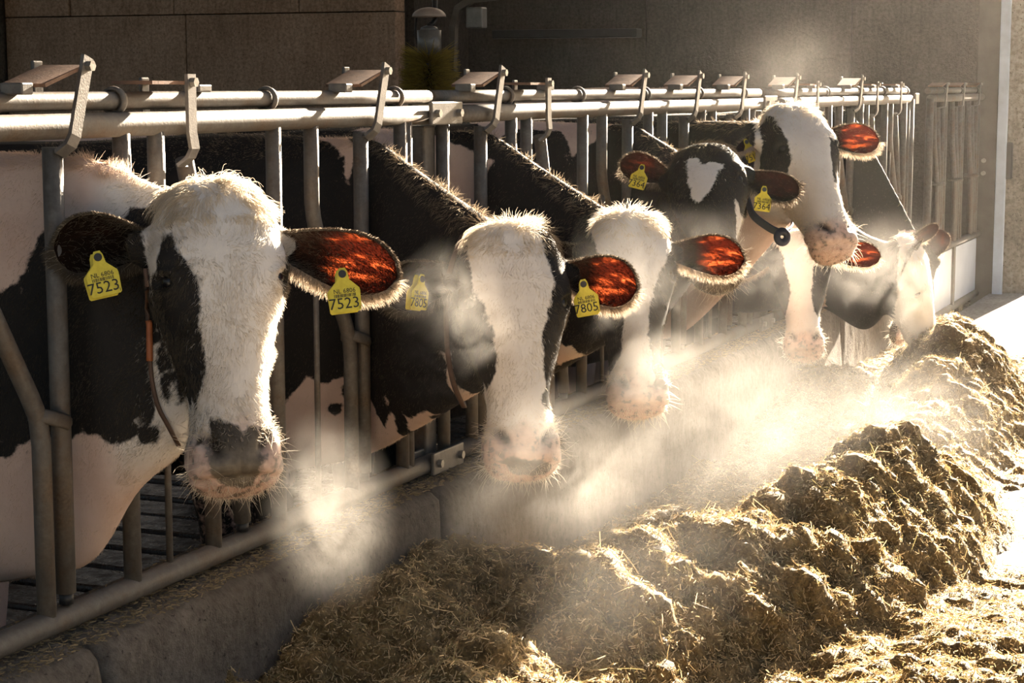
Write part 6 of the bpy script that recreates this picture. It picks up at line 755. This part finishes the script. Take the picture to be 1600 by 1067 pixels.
BW['c8']=np.array([285,9752,763,1,287,9743,737,0,303,9754,763,1,306,9744,738,0,321,9757,763,1,324,9746,738,0,339,9764,763,1,343,9749,738,0,417,9663,711,1,397,9634,714,0,424,9621,695,1,401,9609,697,0,427,9602,678,1,403,9593,679,0,429,9589,660,1,405,9580,661,0,431,9578,641,1,407,9570,643,0,432,9570,623,1,408,9562,624,0,433,9561,605,1,409,9554,606,0,433,9555,586,1,409,9548,587,0,434,9551,568,1,410,9543,569,0,434,9548,549,1,410,9538,550,0,434,9546,530,1,410,9535,532,0,433,9545,511,1,410,9532,513,0,433,9546,492,1,410,9530,494,0,432,9547,473,1,410,9528,475,0,431,9548,453,1,410,9527,456,0,431,9549,434,1,410,9525,437,0,430,9552,415,1,410,9523,418,0,429,9555,395,1,409,9521,399,0,427,9560,375,1,409,9519,381,0,426,9563,356,1,409,9516,362,0,426,9558,337,1,410,9513,343,0,428,9548,319,1,410,9508,324,0,430,9536,302,1,410,9503,306,0,432,9521,284,1,409,9509,286,0,434,9508,267,1,410,9499,268,0,434,9504,248,1,412,9488,250,0,433,9510,228,1,410,9492,231,0,428,9530,206,1,406,9512,209,0,401,9551,187,0,385,9535,188,0,366,9534,187,0,346,9539,186,0,307,9525,202,1,336,9509,205,0,312,9502,224,1,339,9495,226,0,316,9484,246,1,342,9478,247,0,314,9490,264,1,342,9480,266,0,311,9505,281,1,341,9484,285,0,310,9510,300,1,340,9488,303,0,310,9514,319,1,339,9493,322,0,307,9525,337,1,338,9498,340,0,305,9536,355,1,338,9501,359,0,305,9538,373,1,337,9504,378,0,305,9536,393,1,336,9508,397,0,306,9534,412,1,336,9511,415,0,306,9534,432,1,335,9514,434,0,306,9534,451,1,335,9516,453,0,306,9533,470,1,334,9518,472,0,306,9533,489,1,334,9522,491,0,306,9534,508,1,333,9524,509,0,306,9535,527,1,333,9528,528,0,305,9538,546,1,332,9531,547,0,304,9541,565,1,331,9536,566,0,303,9546,584,1,330,9541,584,0,302,9552,602,1,329,9548,603,0,301,9560,620,1,327,9555,621,0,299,9570,639,1,326,9563,639,0,296,9582,657,1,324,9573,658,0,293,9598,675,1,321,9587,676,0,289,9621,692,1,318,9603,693,0,267,9732,702,1,312,9633,710,0,265,9738,721,1,291,9738,721,0,264,9744,740,1,290,9744,740,0,1,9840,1131,1,71,9851,1132,1,5,9830,1060,1,78,9829,1061,1,145,9852,1061,1,8,9821,988,1,83,9811,990,1,154,9820,991,1,12,9814,916,1,89,9795,918,1,161,9796,920,1,230,9811,921,1,14,9809,844,1,93,9780,847,1,167,9775,849,1,238,9781,851,1,17,9806,771,1,98,9768,776,1,173,9756,779,1,245,9756,781,1,17,9810,698,1,102,9758,705,1,178,9740,708,1,15,9828,624,1,105,9752,633,1,183,9725,638,1,356,9571,656,0,8,9867,547,1,363,9542,588,0,485,9638,584,1,188,9719,494,1,369,9524,519,0,373,9511,451,0,377,9501,381,0,381,9489,312,0,385,9480,243,0,-1000,9900,1200,1],float).reshape(-1,4)*np.array([.001,.001,.001,1])
BW['c9']=np.array([-1755,11703,1464,0,-1722,11712,1462,0,-1689,11722,1459,0,-1657,11733,1457,0,-1626,11747,1454,0,-1595,11761,1452,0,-1565,11779,1449,0,-1167,11156,1187,1,-1177,11193,1229,0,-1218,11212,1186,1,-1274,11281,1185,1,-1302,11375,1226,0,-1329,11348,1184,1,-1343,11395,1226,0,-1388,11425,1182,1,-1397,11457,1226,0,-1450,11510,1181,1,-1459,11539,1225,0,-1553,11720,1176,1,-1553,11723,1221,0,-1585,11708,1177,1,-1585,11711,1222,0,-1613,11682,1178,1,-1614,11686,1223,0,-1640,11655,1180,1,-1641,11660,1225,0,-1668,11628,1181,1,-1669,11634,1226,0,-1695,11601,1182,1,-1696,11607,1227,0,-1721,11572,1184,1,-1723,11579,1229,0,-1748,11544,1185,1,-1750,11551,1230,0,-1775,11517,1187,1,-1777,11525,1231,0,-1802,11492,1188,1,-1805,11501,1232,0,-1831,11470,1189,1,-1833,11479,1234,0,-1859,11448,1190,1,-1862,11458,1235,0,-1888,11428,1192,1,-1891,11438,1236,0,-1918,11408,1193,1,-1920,11419,1237,0,-1920,11406,1191,1,-1957,11388,1209,0,-1930,11393,1159,1,-1967,11373,1177,0,-1946,11377,1122,1,-1980,11360,1147,0,-1974,11356,1090,1,-1993,11350,1131,0,-1996,11341,1078,1,-2014,11335,1119,0,-2018,11327,1067,1,-2036,11320,1107,0,-2035,11316,1053,1,-2062,11303,1087,0,-2058,11302,1031,1,-2084,11288,1065,0,-2106,11275,1048,1,-2069,11297,1062,0,-2118,11271,1084,1,-2081,11293,1098,0,-2130,11270,1120,1,-2093,11292,1134,0,-2143,11267,1143,1,-2115,11288,1172,0,-2165,11262,1169,1,-2137,11284,1198,0,-2176,11258,1175,1,-2179,11270,1219,0,-2207,11243,1176,1,-2210,11256,1221,0,-2238,11229,1178,1,-2241,11242,1222,0,-2269,11215,1180,1,-2272,11228,1224,0,-2300,11202,1181,1,-2303,11215,1225,0,-2332,11189,1182,1,-2335,11202,1227,0,-2363,11176,1184,1,-2367,11190,1228,0,-2395,11163,1185,1,-2398,11177,1230,0,-2413,11155,1182,1,-2435,11159,1223,0,-2436,11141,1170,1,-2458,11146,1211,0,-2460,11128,1158,1,-2481,11132,1199,0,-2473,11120,1144,1,-2509,11112,1169,0,-2491,11107,1113,1,-2527,11097,1138,0,-2543,11085,1108,1,-2512,11102,1135,0,-2562,11082,1131,1,-2531,11100,1159,0,-2581,11080,1155,1,-2551,11099,1182,0,-2603,11078,1180,1,-2575,11098,1209,0,-2629,11077,1208,1,-2601,11099,1236,0,-2642,11074,1214,1,-2647,11091,1259,0,-2674,11061,1216,1,-2680,11078,1260,0,-2707,11049,1217,1,-2712,11065,1261,0,-2739,11037,1218,1,-2744,11053,1263,0,-2772,11025,1220,1,-2777,11040,1264,0,-2805,11013,1221,1,-2809,11028,1265,0,-2837,11001,1222,1,-2842,11016,1267,0,-2870,10989,1224,1,-2875,11004,1268,0,-2903,10978,1225,1,-2908,10992,1269,0,-2936,10967,1226,1,-2941,10981,1270,0,-2969,10956,1227,1,-2974,10970,1272,0,-3003,10945,1229,1,-3007,10960,1273,0,-3036,10935,1230,1,-3041,10949,1274,0,-3070,10925,1231,1,-3075,10940,1276,0,-3104,10915,1232,1,-3109,10931,1277,0,-3152,10913,1257,1,-3119,10930,1281,0,-3176,10920,1284,1,-3143,10939,1309,0,-3202,10932,1311,1,-3170,10952,1336,0,-3232,10951,1339,1,-3201,10973,1363,0,-3269,10984,1366,1,-3239,11009,1391,0,-3159,11008,1391,0,-3036,11038,1391,0,-2918,11080,1391,0,-2803,11128,1391,0,-2690,11179,1391,0,-2576,11229,1391,0,-2461,11275,1391,0,-2345,11320,1391,0,-2229,11363,1391,0,-2113,11408,1391,0,-1999,11458,1391,0,-1889,11519,1391,0,-1782,11590,1391,0,-1679,11672,1391,0,-1571,11746,1390,0,-3251,10912,1268,1,-2538,11140,1269,0,-2085,11337,1269,0,-3239,10885,1145,1,-3107,10897,1146,1,-2987,10933,1147,1,-2869,10972,1147,1,-2753,11013,1147,1,-2637,11056,1147,1,-3437,10997,1015,1,-3243,10891,1022,1,-3108,10898,1023,1,-2987,10931,1024,1,-2868,10966,1024,1,-2749,11004,1025,1,-2632,11044,1025,1,-2517,11087,1025,1,-2402,11133,1025,1,-2289,11182,1025,1,-2178,11235,1025,1,-1961,11361,1024,1,-1856,11433,1023,1,-1756,11522,1021,1,-1660,11629,1019,1,-1559,11720,1017,1,-1306,11328,1034,1,-3446,11012,889,1,-3272,10946,895,1,-3124,10927,898,1,-2998,10953,899,1,-2875,10981,900,1,-2754,11013,901,1,-2634,11048,902,1,-2517,11089,902,1,-2403,11134,902,1,-2289,11183,902,1,-2178,11238,902,1,-2069,11299,901,1,-1962,11366,900,1,-1857,11440,899,1,-1757,11529,897,1,-1661,11635,894,1,-1560,11727,892,1,-1323,11385,911,1,-3132,10943,773,1,-2985,10921,777,1,-2896,11026,774,1,-2770,11048,775,1,-2646,11074,777,1,-2527,11111,778,1,-2411,11155,778,1,-2298,11205,778,1,-2186,11260,777,1,-2077,11322,776,1,-1970,11389,775,1,-1864,11461,774,1,-1763,11550,771,1,-1666,11652,768,1,-1563,11741,765,1,-1347,11467,785,1],float).reshape(-1,4)*np.array([.001,.001,.001,1])
# ---------------------------------------------------------------- the cows at the fence

make_cow('c1','big cow nearest the camera, broad white face, black patch round one eye, tags 7523',3.145,(335,268,3.64),(378,772,3.54),12,.0062,130000,
  neck=[(.075,.0,1.0,.088,.32),(.16,.035,1.03,.105,.25)],ears=({'tip_px':(84,372,3.62),'thin':.12,'fringe':.93,'is':.5},{'tip_px':(620,415,3.60)}),bw=BW.get('c1',()),seedk=1)
make_cow('c2','second cow from the camera, black cheeks and white blaze, tags 7805, lowering its nose',4.417,(802,335,4.45),(822,748,4.34),10,.0072,70000,
  ears=({'thin':.1,'fringe':.93,'is':.5},{'tip_px':(995,440,4.42),'thin':1.}),bw=BW.get('c2',()),seedk=2)
make_cow('c3','third cow, white forehead behind the steam, black ear glowing red inside',5.167,(985,320,5.25),(1003,650,5.14),12,.0085,44000,
  ears=({'thin':.1,'fringe':.93,'is':.5},{'tip_px':(1163,395,5.2)}),bw=BW.get('c3',()),seedk=3)
make_cow('c4','black cow with white triangle on its forehead, tags 7364, ears spread out',6.442,(1098,212,6.35),(1122,432,5.98),2,.010,22000,
  ears=({'tip_px':(970,245,6.35),'thin':.05,'fringe':.75,'W':.10,'is':.75},{'tip_px':(1247,296,6.2),'thin':.03,'fringe':.8}),bw=BW.get('c4',()),seedk=4)
make_cow('c5','tall cow with raised white head turned to the alley above the black cow',7.087,(1238,150,6.9),(1318,395,6.65),38,.010,24000,
  ears=({'tip_px':(1150,225,7.0),'thin':.25},{'tip_px':(1374,212,6.95),'thin':1.3}),bw=BW.get('c5',()),seedk=5)
make_cow('c6','cow with narrow white blaze and blue collar, nose down below the raised white head',7.714,(1250,352,7.6),(1258,560,7.45),4,.012,14000,
  ears=({'thin':.1},{'tip_px':(1376,392,7.6),'thin':.6}),bw=BW.get('c6',()),seedk=6)
make_cow('c7','grazing cow furthest right in the steam, ears up, muzzle in the feed',8.573,(1428,378,8.4),(1456,532,8.8),78,.013,12000,neck=[(.14,0,.80,.10,.37),(.33,0,.62,.10,.30)],
  ears=({'tip_px':(1441,368,8.35),'thin':.08,'W':.10,'is':.0,'dark':.1},{'tip_px':(1467,350,8.62),'thin':.05,'W':.115}),bw=BW.get('c7',()),seedk=7)
make_cow('c8','last grazing cow, mostly hidden behind the other grazing head before the white gate',9.913,(1424,368,9.6),(1412,540,9.55),-8,.014,9000,ears=({'thin':.05},{'tip_px':(1472,354,9.5),'thin':.05,'W':.13}),
  bw=BW.get('c8',()),seedk=8)
make_cow('c9','black cow with pale back standing side-on in the pen behind the fence',11.8,(1120,190,11.6),(1160,300,11.5),60,.016,9000,
  bw=BW.get('c9',()),seedk=9,bodyx=-1.55,bodyyaw=math.radians(22),bs=1.125)
# ---------------------------------------------------------------- tags and collars worn by the cows
def px_of(P):
    d=np.asarray(P)-CAMP; z=d@FW; return np.stack([800+FPX*(d@RT)/z,533.5-FPX*(d@UP)/z],-1),z
def ear_spot(key,side,px,py,lift=.06):
    ev=COWS[key].ears[side][0]; q,z=px_of(ev); i=np.argsort(((q-np.array([px,py]))**2).sum(1))[:4]; Z=z[i].min()-lift
    return at(px,py,Z)
def dirs(rot,yaw):
    a=math.radians(rot); r=RT*math.cos(a)+UP*math.sin(a); u=-RT*math.sin(a)+UP*math.cos(a); n=np.cross(r,u); b=math.radians(yaw)
    return r*math.cos(b)+n*math.sin(b), u
def wear(key,side,px,py,rot,yaw,num,k,full=True,back=True):
    r,u=dirs(rot,yaw); Q=COWS[key]; ear_tag(Q.o,None,ear_spot(key,side,px,py),r,u,k,num,full,back)
wear('c1',1,535,428,7,0,'7523',.95); wear('c1',0,153,402,14,-14,'7523',.98)
wear('c2',0,659,436,-6,-52,'7805',.95); wear('c2',1,912,444,10,18,'7805',.95)
wear('c4',0,1003,262,-16,20,'7364',.95,True,False); wear('c4',1,1194,296,-6,-14,'7364',.95,True,False)
wear('c5',0,1166,222,24,-30,'7519',1.0,False,False); wear('c6',0,1150,385,16,10,'7421',1.0,False,False)
def hit(Q,org,dr):
    inv=Q.o.matrix_world.inverted(); ok,loc,n,fi=Q.o.ray_cast(inv@Vector(org),inv.to_3x3()@Vector(dr))
    return (np.array(Q.o.matrix_world@loc),np.array(n)) if ok else None
def strap(key,pxs,width,m,name='collar',lift=.006):
    # a strap lying on the hide: the near side where the picture shows it, the far side found through the neck
    Q=COWS[key]; near=[];far=[]
    for p in pxs:
        d=nrm(at(*p,1.)-CAMP); h=hit(Q,CAMP,d)
        if h is None: continue
        near.append(h[0]+h[1]*lift)
        g=hit(Q,h[0]+d*.55,-d)
        if g is not None and np.linalg.norm(g[0]-h[0])<.5: far.append(g[0]+g[1]*lift)
    loop=interp_path(np.array(near+far[::-1]+near[:1]),64)-Q.base
    T=np.gradient(loop,axis=0); ctr=loop.mean(0); v=[]
    for p,t in zip(loop,T):
        o=nrm(p-ctr-nrm(t)*((p-ctr)@nrm(t))); sd=nrm(np.cross(t,o))
        for a_,b_ in((-1,0),(1,0),(1,1),(-1,1)): v.append(p+sd*a_*width/2+o*b_*.004)
    F=[(i*4+k,i*4+(k+1)%4,(i+1)*4+(k+1)%4,(i+1)*4+k) for i in range(63) for k in range(4)]
    return MB().add(v,F,True).build(name,m,Q.o)
S1=[(232,420),(235,450),(234,480),(233,520),(235,560),(239,600),(248,635),(262,662),(276,690)]
strap('c1',S1,.008,M['strap_brown'])
Q=COWS['c1']; sv=[]
for p in [(234.5,y_) for y_ in range(500,568,8)]:
    d=nrm(at(*p,1.)-CAMP); h_=hit(Q,CAMP,d)
    if h_ is not None: sv.append(h_[0]+h_[1]*.009-Q.base)
MB().tube(sv,.0065,8).build('collar_sleeve',M['strap_orange'],Q.o)
strap('c2',[(724,372),(706,420),(701,470),(701,520),(704,560),(712,600),(722,628)],.012,M['strap_brown'])
# blue collar with its round transponder under the raised head
Q=COWS['c5']; b0=Q.base
pts=[at(1168,312,6.92),at(1176,335,6.88),at(1196,352,6.86),at(1216,362,6.86),at(1234,358,6.92),at(1240,330,7.04),at(1228,290,7.1),at(1195,280,7.06),at(1172,292,6.98),at(1168,312,6.92)]
cpts=interp_path(pts,40)-b0; cl_=MB().strip(cpts,(.5,-.6,.6),.036,.006).build('collar',M['strap_blue'],Q.o)
cd=MB(); c_=at(1222,370,6.84)-b0; cd.ring(c_,-FW*.9+RT*.3,.020,.014,24,8,.8); cd.build('transponder',M['strap_blue'],cl_)
# ---------------------------------------------------------------- the feed: a windrow of silage along the kerb
def feed_mat():
    m,nt,bs=mat('silage'); a=noise(nt,26,6,.7); b=noise(nt,150,4,.7)
    c1=ramp(nt,a.outputs[0],[(.3,(.08,.054,.025)),(.5,(.21,.15,.07)),(.7,(.40,.30,.16))])
    c2=ramp(nt,b.outputs[0],[(.35,(.35,.33,.30)),(.65,(1.3,1.2,1.0))])
    mm=nd(nt,'ShaderNodeMix',data_type='RGBA',blend_type='MULTIPLY'); mm.inputs[0].default_value=.8; lk(nt,c1,mm.inputs[6]); lk(nt,c2,mm.inputs[7]); lk(nt,mm.outputs[2],bs.inputs['Base Color'])
    bs.inputs['Roughness'].default_value=.75; bs.inputs['Specular IOR Level'].default_value=.3
    bump(nt,b.outputs[0],bs,.8,.012); return m
M['silage']=feed_mat()
M['fibre']=hair_mat('silage_fibre',trans=.32,gl=.16,grough=.5)
def sstep(a,b,x): t=np.clip((x-a)/(b-a),0,1); return t*t*(3-2*t)
def feed_height(x,y):
    p=np.stack([x,y,0*x],1)
    I=lambda k,v: np.interp(y,k,v)
    xc=I([2,3.3,3.8,4.2,4.7,5.2,5.8,6.4,7.2,8.5,9.6],[.72,.74,.66,.56,.70,.84,.98,1.0,.86,.74,.62])+.05*fbm(p,1.3,2)
    hc=I([1.5,2.6,3.2,3.62,3.95,4.25,4.7,5.2,5.75,6.1,6.6,7.3,7.9,8.5,9.2,9.7,10.2],[.08,.16,.26,.29,.20,.27,.31,.33,.385,.33,.20,.13,.27,.385,.36,.15,.04])
    kl=I([1.5,2.8,3.5,4.05,4.5,4.95,5.5,7.2,8.0,8.5,9.2],[.06,.09,.15,.26,.24,.09,.04,.04,.13,.17,.05])   # silage left against the kerb
    wl=I([2,3.5,4.2,5,6,7,8.5],[.55,.55,.42,.46,.44,.4,.45])
    L=np.maximum(kl*(1-.75*sstep(.12,.55,x-.1)), hc*sstep(0,1,(x-(xc-wl))/wl))
    wr=I([2,4,5,6,7,8.5,10],[.60,.62,.56,.38,.40,.55,.4])
    tail=I([2,4.3,5.0,5.6,6.3,7.0,9],[.075,.07,.05,.02,.012,.012,.03])*(1-sstep(.0,1,(x-I([2,4.2,4.9,5.5,6.4,7.2,9],[1.75,1.66,1.52,1.36,1.36,1.22,1.25]))/.30))
    Rr=np.maximum(hc*(1-sstep(0,1,(x-xc)/wr)),tail)
    h=np.where(x<xc,L,Rr)
    amp=np.clip(h/.14,.25,1)*(h>.012)
    h=h+amp*(.06*fbm(p,2.8,2)+.045*fbm(p+3,4.8,2,.5,True)+.020*fbm(p+5,11,2,.5,True)-.02)
    lit=.016*np.clip(fbm(p+9,4,4)-.15+.5*np.exp(-((x-1.45)/.25)**2)-1.2*np.clip(1-np.abs(y-6.5)/1.1,0,1)*(x>1.15),0,1)
    return np.maximum(h,0)*np.clip(h/.02,0,1)+lit-.012
nx,ny=250,1080
gx=np.linspace(.085,2.05,nx); gy=1.4+9.2*(np.linspace(0,1,ny)**1.15)
X,Y=np.meshgrid(gx,gy,indexing='ij'); x=X.ravel(); y=Y.ravel(); z=feed_height(x,y)
V=np.stack([x,y,z],1); ii=np.arange(nx*ny).reshape(nx,ny)
F=np.stack([ii[:-1,:-1],ii[1:,:-1],ii[1:,1:],ii[:-1,1:]],-1).reshape(-1,4)
N=vnormals(V,F); am=np.clip(z/.10,0,1)[:,None]
V=V+N*am*(.017*fbm(V,11,2,.5,True)+.008*fbm(V+4,24,2,.5,True)+.006*fbm(V+2,45,3,.6))[:,None]; N=vnormals(V,F)
me=bpy.data.meshes.new('silage_windrow'); me.vertices.add(len(V)); me.vertices.foreach_set('co',V.astype(np.float32).ravel())
me.loops.add(len(F)*4); me.loops.foreach_set('vertex_index',F.astype(np.int32).ravel()); me.polygons.add(len(F))
me.polygons.foreach_set('loop_start',np.arange(0,len(F)*4,4,dtype=np.int32)); me.polygons.foreach_set('loop_total',np.full(len(F),4,np.int32)); me.update(calc_edges=True)
me.materials.append(M['silage'])
fo=link('silage_windrow',me,kind='stuff'); fo['label']='long brown heap of chopped silage lying along the concrete kerb'; fo['category']='silage'
def fibres(n,sel,l0,l1,rad,name,lift=.35):
    prob=sel/sel.sum(); k=rng.choice(len(V),n,p=prob); P0=V[k]+.006*rng.normal(size=(n,3)); nn=N[k]
    d=rng.normal(size=(n,3)); d=d-nn*(d*nn).sum(1)[:,None]; d=nrm(nrm(d)+nn*np.abs(rng.normal(0,lift,(n,1))))
    l=(l0+(l1-l0)*rng.random(n)**2.2)[:,None]; bend=nrm(rng.normal(size=(n,3)))*.28
    pts=np.stack([P0-d*l*.3,P0+d*l*.12+bend*l*.10,P0+d*l*.5+bend*l*.02,P0+d*l*.75-bend*l*.15],1)
    t=rng.random((n,1)); straw=np.array([.72,.56,.32]); brown=np.array([.30,.205,.095]); green=np.array([.27,.225,.09])
    c=np.where(t<.42,brown,np.where(t<.62,green,straw))*rng.uniform(.6,1.25,(n,1))
    return strands(name,pts,rad*rng.uniform(.6,1.4,n),c,M['fibre'],fo,False,kind='stuff')
dens=np.gradient(gy); area=(np.ones((nx,1))*dens[None]).ravel()
near=np.clip(3.2/np.maximum(y-0.3,1),0,1)**1.0
fibres(260000,area*am[:,0]*near*(y>2.2),.006,.021,.00090,'fibres')
fibres(3500,area*am[:,0]*near*(y>2.2),.03,.085,.0009,'long_straws',.5)
fibres(16000,area*(am[:,0]<.6)*(z>-.008)*(y>2.2),.010,.04,.001,'scattered_fibres',.15)
# chaff lying on top of the kerb, under the bottom rail
n=14000; P0=np.stack([rng.uniform(-.13,.092,n),rng.uniform(2,9,n)**1.0,np.full(n,.414)],1); P0[:,2]+=np.abs(rng.normal(0,.006,n)); d=nrm(np.stack([rng.normal(size=n),rng.normal(size=n),.15*rng.normal(size=n)],1)); l=rng.uniform(.005,.018,n)[:,None]
cf=strands('chaff',np.stack([P0-d*l*.5,P0,P0+d*l*.5],1),.0011*rng.uniform(.6,1.3,n),np.array([.24,.175,.085])*rng.uniform(.3,1.3,(n,1)),M['fibre'],None,False,kind='stuff')
cf['label']='loose chaff strewn along the top of the kerb'; cf['category']='chaff'
# ---------------------------------------------------------------- haze in the barn and steam off the feed and the cows' breath
def vol_mat(name,dens,aniso,scale=None,seed=0,lo=.42,hi=.62,col=(1,.95,.89),stretch=(1,1,1)):
    m=bpy.data.materials.new(name); m.use_nodes=True; nt=m.node_tree; nt.nodes.clear()
    out=nd(nt,'ShaderNodeOutputMaterial'); v=nd(nt,'ShaderNodeVolumeScatter'); v.inputs['Color'].default_value=(*col,1); v.inputs['Anisotropy'].default_value=aniso
    lk(nt,v.outputs[0],out.inputs['Volume'])
    if scale is None: v.inputs['Density'].default_value=dens; return m
    tc=nd(nt,'ShaderNodeTexCoord'); ln=nd(nt,'ShaderNodeVectorMath',operation='LENGTH'); lk(nt,tc.outputs['Object'],ln.inputs[0])
    geo=nd(nt,'ShaderNodeNewGeometry'); mp=nd(nt,'ShaderNodeMapping'); mp.inputs['Location'].default_value=(seed*3.7,seed*1.9,seed*5.1); mp.inputs['Scale'].default_value=stretch; lk(nt,geo.outputs['Position'],mp.inputs[0])
    n=noise(nt,scale*1.7,6,.66,vec=mp.outputs[0],dist=1.6)
    r1=nd(nt,'ShaderNodeMapRange',interpolation_type='SMOOTHSTEP'); lk(nt,n.outputs[0],r1.inputs[0]); r1.inputs[1].default_value=lo; r1.inputs[2].default_value=hi
    r2=nd(nt,'ShaderNodeMapRange',interpolation_type='SMOOTHSTEP'); lk(nt,ln.outputs['Value'],r2.inputs[0]); r2.inputs[1].default_value=1.0; r2.inputs[2].default_value=.0
    mu=nd(nt,'ShaderNodeMath',operation='MULTIPLY'); lk(nt,r1.outputs[0],mu.inputs[0]); lk(nt,r2.outputs[0],mu.inputs[1])
    m2=nd(nt,'ShaderNodeMath',operation='MULTIPLY'); lk(nt,mu.outputs[0],m2.inputs[0]); m2.inputs[1].default_value=dens; lk(nt,m2.outputs[0],v.inputs['Density']); return m
hz=MB().box((2.5,9.2,2.3),(7.4,9.4,4.5)).build('haze',vol_mat('barn_haze',.0007,.7)); hz['kind']='stuff'; hz['label']='thin sunlit haze filling the barn and the alley'; hz['category']='haze'
def cloud(px,py,Z,hw,hh,dep,dens,scale,label,seed,tilt=0,lo=.34,hi=.72):
    bm=bmesh.new(); bmesh.ops.create_icosphere(bm,subdivisions=3,radius=1); me=bpy.data.meshes.new('steam')
    bm.to_mesh(me); bm.free()
    me.materials.append(vol_mat('steam',dens,.5,scale,seed,lo,hi))
    o=link('steam',me,kind='stuff'); s=Z/FPX; o.location=at(px,py,Z); o.scale=(hw*s,dep,hh*s); o.rotation_euler=(0,math.radians(tilt),YAW)
    o['label']=label; o['category']='steam'; return o
cloud(1085,650,5.6,370,210,.60,.43,3.2,'dense bright steam rising off the feed below the white-faced third cow',1,-10,.22,.80)
cloud(990,590,5.05,230,140,.25,.62,5.0,'tan steam veiling the muzzle of the third cow',14,-8,.3,.75)
cloud(515,795,3.0,115,165,.22,1.6,8.0,'puff of breath in front of the kerb beside the nearest muzzle',2,-8)
cloud(990,500,4.9,150,210,.16,1.1,6.0,'thin steam drifting over the face of the third cow',3)
cloud(1420,650,7.2,210,140,.38,.46,4.0,'bright steam over the feed before the far dark mound',4,20,.28,.78)
cloud(1385,445,8.0,150,135,.28,.65,4.5,'steam wrapped round the two grazing heads at the end',5)
cloud(705,530,4.1,120,170,.14,2.2,9.0,'wisps across the black cheek of the second cow',6)
cloud(1215,430,7.1,110,130,.2,.4,7.0,'wisps beside the narrow white blaze',7)
cloud(815,745,4.25,260,160,.22,1.4,5.0,'warm breath round the second muzzle',8,-10,.28,.76)
cloud(1085,385,5.75,150,80,.14,.45,8.0,'wisps under the black head with the white triangle',9)
cloud(1240,110,7.6,140,100,.3,.16,4.0,'faint steam above the fence rail over the raised white head',10)
cloud(1270,690,6.2,260,130,.36,.28,4.0,'low bright steam lying behind the crest of the feed',11,-14,.25,.78)
cloud(640,850,4.1,300,180,.25,.8,5.0,'thin mist along the shaded kerb face',12,-20,.25,.8)
cloud(900,900,4.0,430,200,.34,.22,3.0,'thin mist over the shaded flank of the nearest feed ridge',13,-14,.25,.8)
